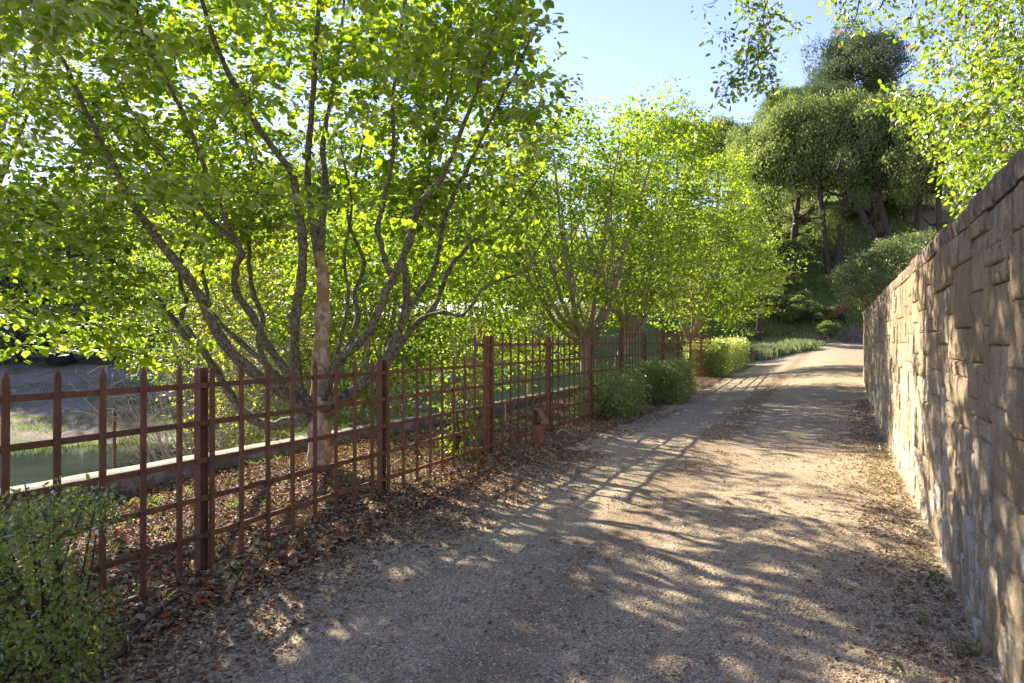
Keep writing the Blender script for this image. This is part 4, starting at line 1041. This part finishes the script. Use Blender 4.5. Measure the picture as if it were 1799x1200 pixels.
# ------------------------------------------------------------------ hedges
def hedge(corners, z0s, h, n, lsize, label, group, ragged=.04, name='boxwood_hedge', sub=None, singles=0, shell=.25, k=9, spread=.05, dens=None, stems=9):
    """corners: centre x,y, half length, half width, heading; clipped block filled with small leaves"""
    (cx, cy, hl, hw, th) = corners; ct, st = math.cos(th), math.sin(th)
    zb = gz(cx, cy); root = empty(name, (cx, cy, zb), label, 'hedge', group)
    P = rng.random((n*3, 3))*2-1
    edge = np.max(np.abs(P*np.array([1, 1, 1])), axis=1); keep = (edge > 1-shell*1.6*rng.random(len(P))) | (rng.random(len(P)) < .06)
    P = P[keep][:n]
    # rounded corners
    P = P*(1-.07*(np.sort(np.abs(P), axis=1)[:, 1:2])**4)
    lx = P[:, 0]*hl; ly = P[:, 1]*hw; lz = (P[:, 2]*.5+.5)*h
    X = cx+lx*st+ly*ct; Y = cy+lx*ct-ly*st
    bulge = ragged*(hsh(X*1., Y+lz, 4.0, 2)+hsh(Y, lz+X, 9.0, 5)*.6)
    X = X+P[:, 1]*bulge*ct+P[:, 0]*bulge*st; Y = Y-P[:, 1]*bulge*st+P[:, 0]*bulge*ct
    zg = ground(X, Y); Z = zg+.06+lz*(1+bulge*.5)+np.where(P[:, 2] > .5, bulge, 0)
    T = np.stack([X, Y, Z], -1)
    if dens is not None: T = T[dens(T)]
    nodes = []; nr = []; tub = Tubes(5)
    rr = random.Random(int(n))
    for q in range(stems):
        a = rr.uniform(-.8, .8)*hl; b = rr.uniform(-.3, .3)*hw; x0, y0 = cx+a*st+b*ct, cy+a*ct-b*st
        for w in range(4):
            aa = a+rr.uniform(-.5, .5)*min(hl, .7); bb = rr.uniform(-.75, .75)*hw; x1, y1 = cx+aa*st+bb*ct, cy+aa*ct-bb*st
            z0 = gz(x0, y0); p = smooth_path([(x0, y0, z0-.05), ((x0+x1)/2+rr.uniform(-.05, .05), (y0+y1)/2, z0+h*.4), (x1, y1, z0+h*rr.uniform(.7, .95))], 8)
            tub.add(p, np.linspace(.014, .004, 8)); nodes.append(p); nr.append(np.full(8, .006))
    ends = connect(np.concatenate(nodes), np.concatenate(nr), T[:900 if singles else 250], tub, sag=.02, seg=3, nsides=3)
    add('branches', tub.mesh('branches', M['bark_twig']), root)['kind'] = 'stuff'
    c, d, nn, sz = sprays(T, unit(rng.normal(size=T.shape)+np.array([0, 0, .5])), k, spread, lsize, flat=1, droop=0)
    nn = unit(rand_dirs(len(c))+np.array([0, 0, .6]))
    foliage(root, c, d, nn, sz, M['box_leaf'], LEAF_OVAL if singles else DIAMOND, singles)
HG = 'boxwood hedges along the fence'
TH = R(24.8)
def near_keep(T):
    sx, sy = screen(T)
    edge = np.interp(sy, [840, 870, 900, 930, 960, 1000, 1060, 1130, 1200], [130, 205, 195, 165, 140, 160, 190, 195, 205])+rng.normal(0, 14, len(T))
    top = np.interp(sx, [-50, 0, 60, 120, 200, 230], [905, 878, 868, 862, 868, 875])
    hole = (np.hypot((sx-165)/40, (sy-985)/50) < 1) & (rng.random(len(T)) < .8)
    return (sx < edge) & (sy > top+rng.normal(0, 5, len(T))) & ~hole
hedge((-3.05, 3.35, 1.2, .78, TH), None, 1.12, 3600, .029, 'loose boxwood hedge at the lower left corner in front of the fence', HG, .06, singles=290, dens=near_keep, shell=.9, k=11, spread=.035, stems=10)
def hc(x, Y, ex=0): q = px(x, 600, Y); return float(q[0])+ex, float(q[1])
X_, Y_ = hc(1075, 15.6); hedge((X_, Y_, .85, .55, TH), None, .86, 1900, .048, 'loose unclipped boxwood bush nearest the hooded path light', HG, .16, k=9, spread=.09, shell=.6)
X_, Y_ = hc(1168, 18.6); hedge((X_, Y_, .95, .62, TH), None, .96, 3300, .048, 'square clipped boxwood hedge in the middle of the row', HG, .05, k=9, spread=.055, shell=.3)
X_, Y_ = hc(1266, 33.2); hedge((X_, Y_, 4.9, .75, R(25.5)), None, 1.3, 8500, .068, 'long clipped boxwood hedge at the far end of the fence', HG, .05, k=9, spread=.085, shell=.22, stems=14)

# ------------------------------------------------------------------ ground cover
def blades(name, X, Y, h, w, mat, label=None, lean=.35, dz=-.01, rnd=None):
    n = len(X); Z = ground(X, Y)+dz; a = rng.random(n)*6.283
    dx, dy = np.cos(a)*w/2, np.sin(a)*w/2; lx, ly = rng.normal(0, lean, n)*h, rng.normal(0, lean, n)*h
    base = np.stack([X, Y, Z], -1)
    v = np.stack([base+np.stack([dx, dy, 0*dx], -1), base-np.stack([dx, dy, 0*dx], -1), base+np.stack([lx*.35+dx*.7, ly*.35+dy*.7, h*.55], -1)-np.stack([dx*1.4, dy*1.4, 0*dx], -1)*0, base+np.stack([lx, ly, h], -1)], 1)
    f = (np.arange(n)[:, None, None]*4+np.array([[0, 1, 2], [2, 1, 3]])[None]).reshape(-1, 3)
    if rnd is None: rnd = rng.random(n)
    o = add(name, np_mesh(name, v.reshape(-1, 3), f, mat, np.repeat(rnd, 4)))
    return tag(o, label, kind='stuff')
def clumps(n, xf, per, sp):
    cx, cy = xf(n); X = np.repeat(cx, per)+rng.normal(0, sp, len(cx)*per); Y = np.repeat(cy, per)+rng.normal(0, sp, len(cx)*per); return X, Y
def in_sp(s0, s1, p0, p1, pw=1.0):
    def f(n):
        s = s0+(s1-s0)*rng.random(n)**pw; p = p0+(p1-p0)*rng.random(n); return xy_of(s, p)
    return f
# fallen leaves
def litter():
    cs = []
    def addp(n, f, k=None):
        X, Y = f(n)
        if k is not None: m = k(X, Y); X, Y = X[m], Y[m]
        cs.append(np.stack([X, Y], -1))
    patch = lambda X, Y: rng.random(len(X)) < .55+.6*hsh(X, Y, 1.7, 3)
    addp(34000, in_sp(1.0, 13, -7.7, -4.0, 1.0)); addp(13000, in_sp(13, 30, -7.7, -4.0))
    addp(26000, in_sp(1.0, 10, -4.3, -2.9), lambda X, Y: rng.random(len(X)) < np.clip(1.25-(sp_of(X, Y)[1]+4.0+.25*hsh(X, Y, 2.1, 8))/.9, .03, 1))
    addp(7000, in_sp(9, 22, -4.3, -3.3), patch)
    addp(11000, in_sp(1.0, 18, -.2, .70), lambda X, Y: rng.random(len(X)) < np.clip((sp_of(X, Y)[1]-.0)/.6, .1, 1))
    addp(3600, in_sp(1.0, 16, -3.6, .6, 1.2), patch)
    addp(6500, in_sp(9, 26, -2.4, -1.2), lambda X, Y: rng.random(len(X)) < np.exp(-((sp_of(X, Y)[1]+1.8)/.35)**2)*(.6+.5*hsh(X, Y, 1.3, 6)))
    P = np.concatenate(cs); n = len(P); Z = ground(P[:, 0], P[:, 1]); s_, p_ = sp_of(P[:, 0], P[:, 1])
    dense = (p_ < -3.9)
    Z = Z+.004+np.where(dense, .03, .008)*rng.random(n)
    c = np.column_stack([P, Z]); d = unit(rng.normal(size=(n, 3))*np.array([1, 1, .25])); nr = unit(np.array([0, 0, 1.])+rand_dirs(n)*np.where(dense, .6, .3)[:, None])
    sz = np.where(dense, .055, .036)*(.5+.9*rng.random(n))
    rnd = np.clip(rng.beta(1.9, 1.5, n), 0, 1)
    red = rng.random(n) < np.where(dense, .12, .02); rnd = np.where(red, .9+.1*rng.random(n), rnd*.86)
    sh = LEAF_OVAL.copy(); sh[:, 2] *= 2.2
    tag(add('leaf_litter', leaf_mesh('leaf_litter', c, d, nr, sz, M['litter'], sh, rnd)), 'brown and rust-red fallen leaves carpeting the ground by the fence', kind='stuff')
litter()
# pebbles and wood chips
def pebbles():
    f = in_sp(1.6, 12, -3.9, .65, 1.7); X, Y = f(60000); X2, Y2 = in_sp(1.6, 5.5, -3.9, .65)(26000); X, Y = np.concatenate([X, X2]), np.concatenate([Y, Y2]); n = len(X)
    Z = ground(X, Y); r = .0035+.006*rng.random(n)**2.0; r[-26000:] += .0015; r[:170] = .012+.014*rng.random(170)
    oc = np.array([[1, 0, 0], [0, 1, 0], [-1, 0, 0], [0, -1, 0], [0, 0, 1.]])
    a = rng.random(n)*6.28; ca, sa = np.cos(a), np.sin(a); k = rng.uniform(.6, 1.6, n)
    v = np.empty((n, 5, 3))
    for i in range(5):
        x, y = oc[i, 0]*k, oc[i, 1]/k
        v[:, i, 0] = X+r*(x*ca-y*sa); v[:, i, 1] = Y+r*(x*sa+y*ca); v[:, i, 2] = Z+r*(oc[i, 2]*.75)
    fc = np.array([[0, 1, 4], [1, 2, 4], [2, 3, 4], [3, 0, 4]])
    F_ = (np.arange(n)[:, None, None]*5+fc[None]).reshape(-1, 3)
    tag(add('loose_gravel', np_mesh('loose_gravel', v.reshape(-1, 3), F_, M['pebble'], np.repeat(rng.random(n), 5))), 'loose pale pebbles scattered on the driveway', kind='stuff')
pebbles()
# weeds and grasses
X1, Y1 = clumps(230, in_sp(1.5, 14, -5.2, -3.9), 16, .045)
blades('weeds', X1, Y1, .02+.07*rng.random(len(X1)), .0045, M['grass'], 'small green weeds sprouting along the foot of the fence', .45)
X1, Y1 = clumps(330, in_sp(3, 26, -7.6, -5.2), 14, .06)
blades('garden_grass', X1, Y1, .03+.10*rng.random(len(X1)), .006, M['grass'], 'thin green grass among the leaves under the ironwoods', .5)
X1, Y1 = clumps(420, in_sp(9, 27, -4.9, -3.8), 14, .08)
blades('dry_grass', X1, Y1, .02+.09*rng.random(len(X1)), .0035, M['dry_grass'], 'straw-coloured dry grass at the hedge feet', .6)
X1, Y1 = clumps(45, in_sp(2.5, 16, .35, .70), 9, .03)
blades('wall_weeds', X1, Y1, .03+.06*rng.random(len(X1)), .007, M['grass'], 'tiny green weeds at the foot of the stone wall', .5)
def bank_pts(n):
    Y = 23+20*rng.random(n)**1.2; u = rng.uniform(-.78, -.05, n); X = u*Y; a = Y-(24.6+.33*(X+12))
    m = ((a > .3) | (X > -8)) & (hsh(X, Y, .45, 6)+.5*hsh(X, Y, 1.3, 2) > np.where(X > -9, -.9, np.interp(a, [0, 2, 6, 12, 20], [.2, -.4, -.6, -.1, .3]))) 
    return X[m], Y[m]
X1, Y1 = clumps(3600, bank_pts, 16, .17)
blades('bank_grass', X1, Y1, .04+.13*rng.random(len(X1)), .016, M['grass'], 'fresh green grass patches on the far pond bank', .4)
def shore(n):
    X = -26+18*rng.random(n); return X, 24.6+.33*(X+12)+rng.normal(-.1, .25, n)
X1, Y1 = clumps(120, shore, 18, .13)
blades('reeds', X1, Y1, .12+.3*rng.random(len(X1)), .018, M['grass'], 'green reeds along the pond shore', .15)
def slope_pts(n):
    Y = 51+45*rng.random(n)**1.4; u = rng.uniform(.22, .58, n); return u*Y, Y
X1, Y1 = clumps(5200, slope_pts, 12, .35)
blades('hill_grass', X1, Y1, .15+.32*rng.random(len(X1)), .06, M['sunlit_grass'], 'green spring grass on the hillside', .35)
def scrub_pts(n):
    x = rng.uniform(20, 32, n); y = 46.0+.05*x+rng.uniform(0, 6.5, n); return x, y
X1, Y1 = clumps(150, scrub_pts, 14, .2)
blades('scrub', X1, Y1, .08+.25*rng.random(len(X1)), .03, M['dry_grass'], 'scrappy dry scrub on the earth bank past the driveway', .5)
def tall_pts(n):
    t = rng.random(n); x = 13.9+5.6*t; y = 42.2+3.6*t; return x+rng.normal(0, .3, n), y+rng.normal(0, .8, n)
X1, Y1 = clumps(210, tall_pts, 34, .22)
blades('tall_grass', X1, Y1, .25+.55*rng.random(len(X1)), .025, M['pale_grass'], 'clump of tall pale green grasses past the long hedge', .25)
def edge_pts(n):
    s = rng.uniform(48, 58, n); p = np.interp(s, [42, 48.7, 52.9, 56.3, 60], [-4.2, -2.2, -.4, 2.2, 6])+rng.normal(-.5, .5, n); return xy_of(s, p)
X1, Y1 = clumps(160, edge_pts, 20, .2)
blades('verge_grass', X1, Y1, .08+.2*rng.random(len(X1)), .03, M['dry_grass'], 'dry grass verge where the driveway turns behind the wall', .5)

# ------------------------------------------------------------------ small things
def hose():
    P = [px(185, 1115, 4.0), px(235, 1080, 4.35), px(300, 1048, 4.85), px(335, 1030, 5.1)]
    P = [np.array([p[0], p[1], gz(p[0], p[1])+.018+(.03 if i in (1, 2) else 0)]) for i, p in enumerate(P)]
    P = [P[0]+np.array([-.6, -.9, -.0])]+P
    P[0][2] = gz(P[0][0], P[0][1])+.01
    t = Tubes(8); Q = smooth_path(P); t.add(Q, np.full(len(Q), .013))
    tag(add('irrigation_pipe', t.mesh('irrigation_pipe', M['pipe'])), 'black plastic irrigation pipe lying in the leaves under the near fence', 'pipe')
    c = px(990, 760, 12.2); g0 = gz(c[0], c[1]); P = [(c[0]-.13+.26*i/6, c[1]+.1*i/6, g0+.13*math.sin(math.pi*(.12+.8*i/6))) for i in range(7)]
    t = Tubes(7); Q = smooth_path(P); t.add(Q, np.full(len(Q), .011))
    tag(add('irrigation_hose', t.mesh('irrigation_hose', M['pvc'])), 'short grey hose arching from the ground beside the hooded path light', 'hose')
hose()
def rod(x, Y, zt, label, r=.03):
    X, Y_ = at(x, Y); z0 = gz(X, Y_); t = Tubes(4); t.add([(X, Y_, z0-.1), (X, Y_, (z0+zt)/2), (X, Y_, zt)], [r, r, r])
    tag(add('marker_post', t.mesh('marker_post', M['corten'])), label, 'post')
rod(201, 11.5, EYE-1.15, 'thin rusty post standing behind the garden curb')
def white_stake():
    X, Y_ = at(888, 14.6); z0 = gz(X, Y_); t = Tubes(7); t.add([(X, Y_, z0-.05), (X+.01, Y_, z0+.25), (X-.01, Y_, z0+.5)], [.014, .014, .013])
    tag(add('irrigation_riser', t.mesh('irrigation_riser', M['pvc'])), 'pale upright pipe riser in the garden behind the fence', 'pipe')
white_stake()
def rock(name, X, Y, r, mat, label, cat, sq=(1, 1, .7), seed=0):
    n1, n2 = 10, 7; v = []; rr = random.Random(seed); z0 = gz(X, Y)+r*sq[2]*.45
    for j in range(n2+1):
        for i in range(n1):
            th, ph = 2*math.pi*i/n1, math.pi*j/n2; k = r*(1+rr.uniform(-.16, .16)) if 0 < j < n2 else r
            v.append((X+k*sq[0]*math.sin(ph)*math.cos(th), Y+k*sq[1]*math.sin(ph)*math.sin(th), z0+k*sq[2]*math.cos(ph)))
    f = [(j*n1+i, (j+1)*n1+i, (j+1)*n1+(i+1) % n1, j*n1+(i+1) % n1) for j in range(n2) for i in range(n1)]
    tag(add(name, np_mesh(name, v, np.array(f), M[mat])), label, cat)
X_, Y_, z_ = hit(108, 640); rock('boulder', X_, Y_, .75, 'dark_rock', 'dark round boulder on the far bank under the oaks', 'rock', seed=3)
X_, Y_ = at(218, 3.62); rock('small_rock', X_, Y_, .035, 'pebble', 'small pale rock beside the near hedge', 'rock', seed=4)
def stump():
    X, Y, z = hit(1468, 565); root = empty('tree_stump', (X, Y, z), 'reddish broken stump on the dark bank at the road end', 'stump')
    t = Tubes(9); t.add(smooth_path([(X-1.2, Y, z+.2), (X-.4, Y-.1, z+.65), (X+.5, Y, z+1.0), (X+1.1, Y+.1, z+1.4)], 9), np.array([.55, .6, .62, .6, .55, .5, .42, .3, .12])*.8)
    add('log', t.mesh('log', M['stump']), root)
    t = Tubes(6)
    for q in range(6):
        a = q*1.05; t.add([(X, Y, z+.5), (X+math.cos(a)*.6, Y+math.sin(a)*.4, z+.3), (X+math.cos(a)*1.0, Y+math.sin(a)*.7, z-.2)], [.2, .15, .08])
    add('roots', t.mesh('roots', M['dark_rock']), root)
stump()
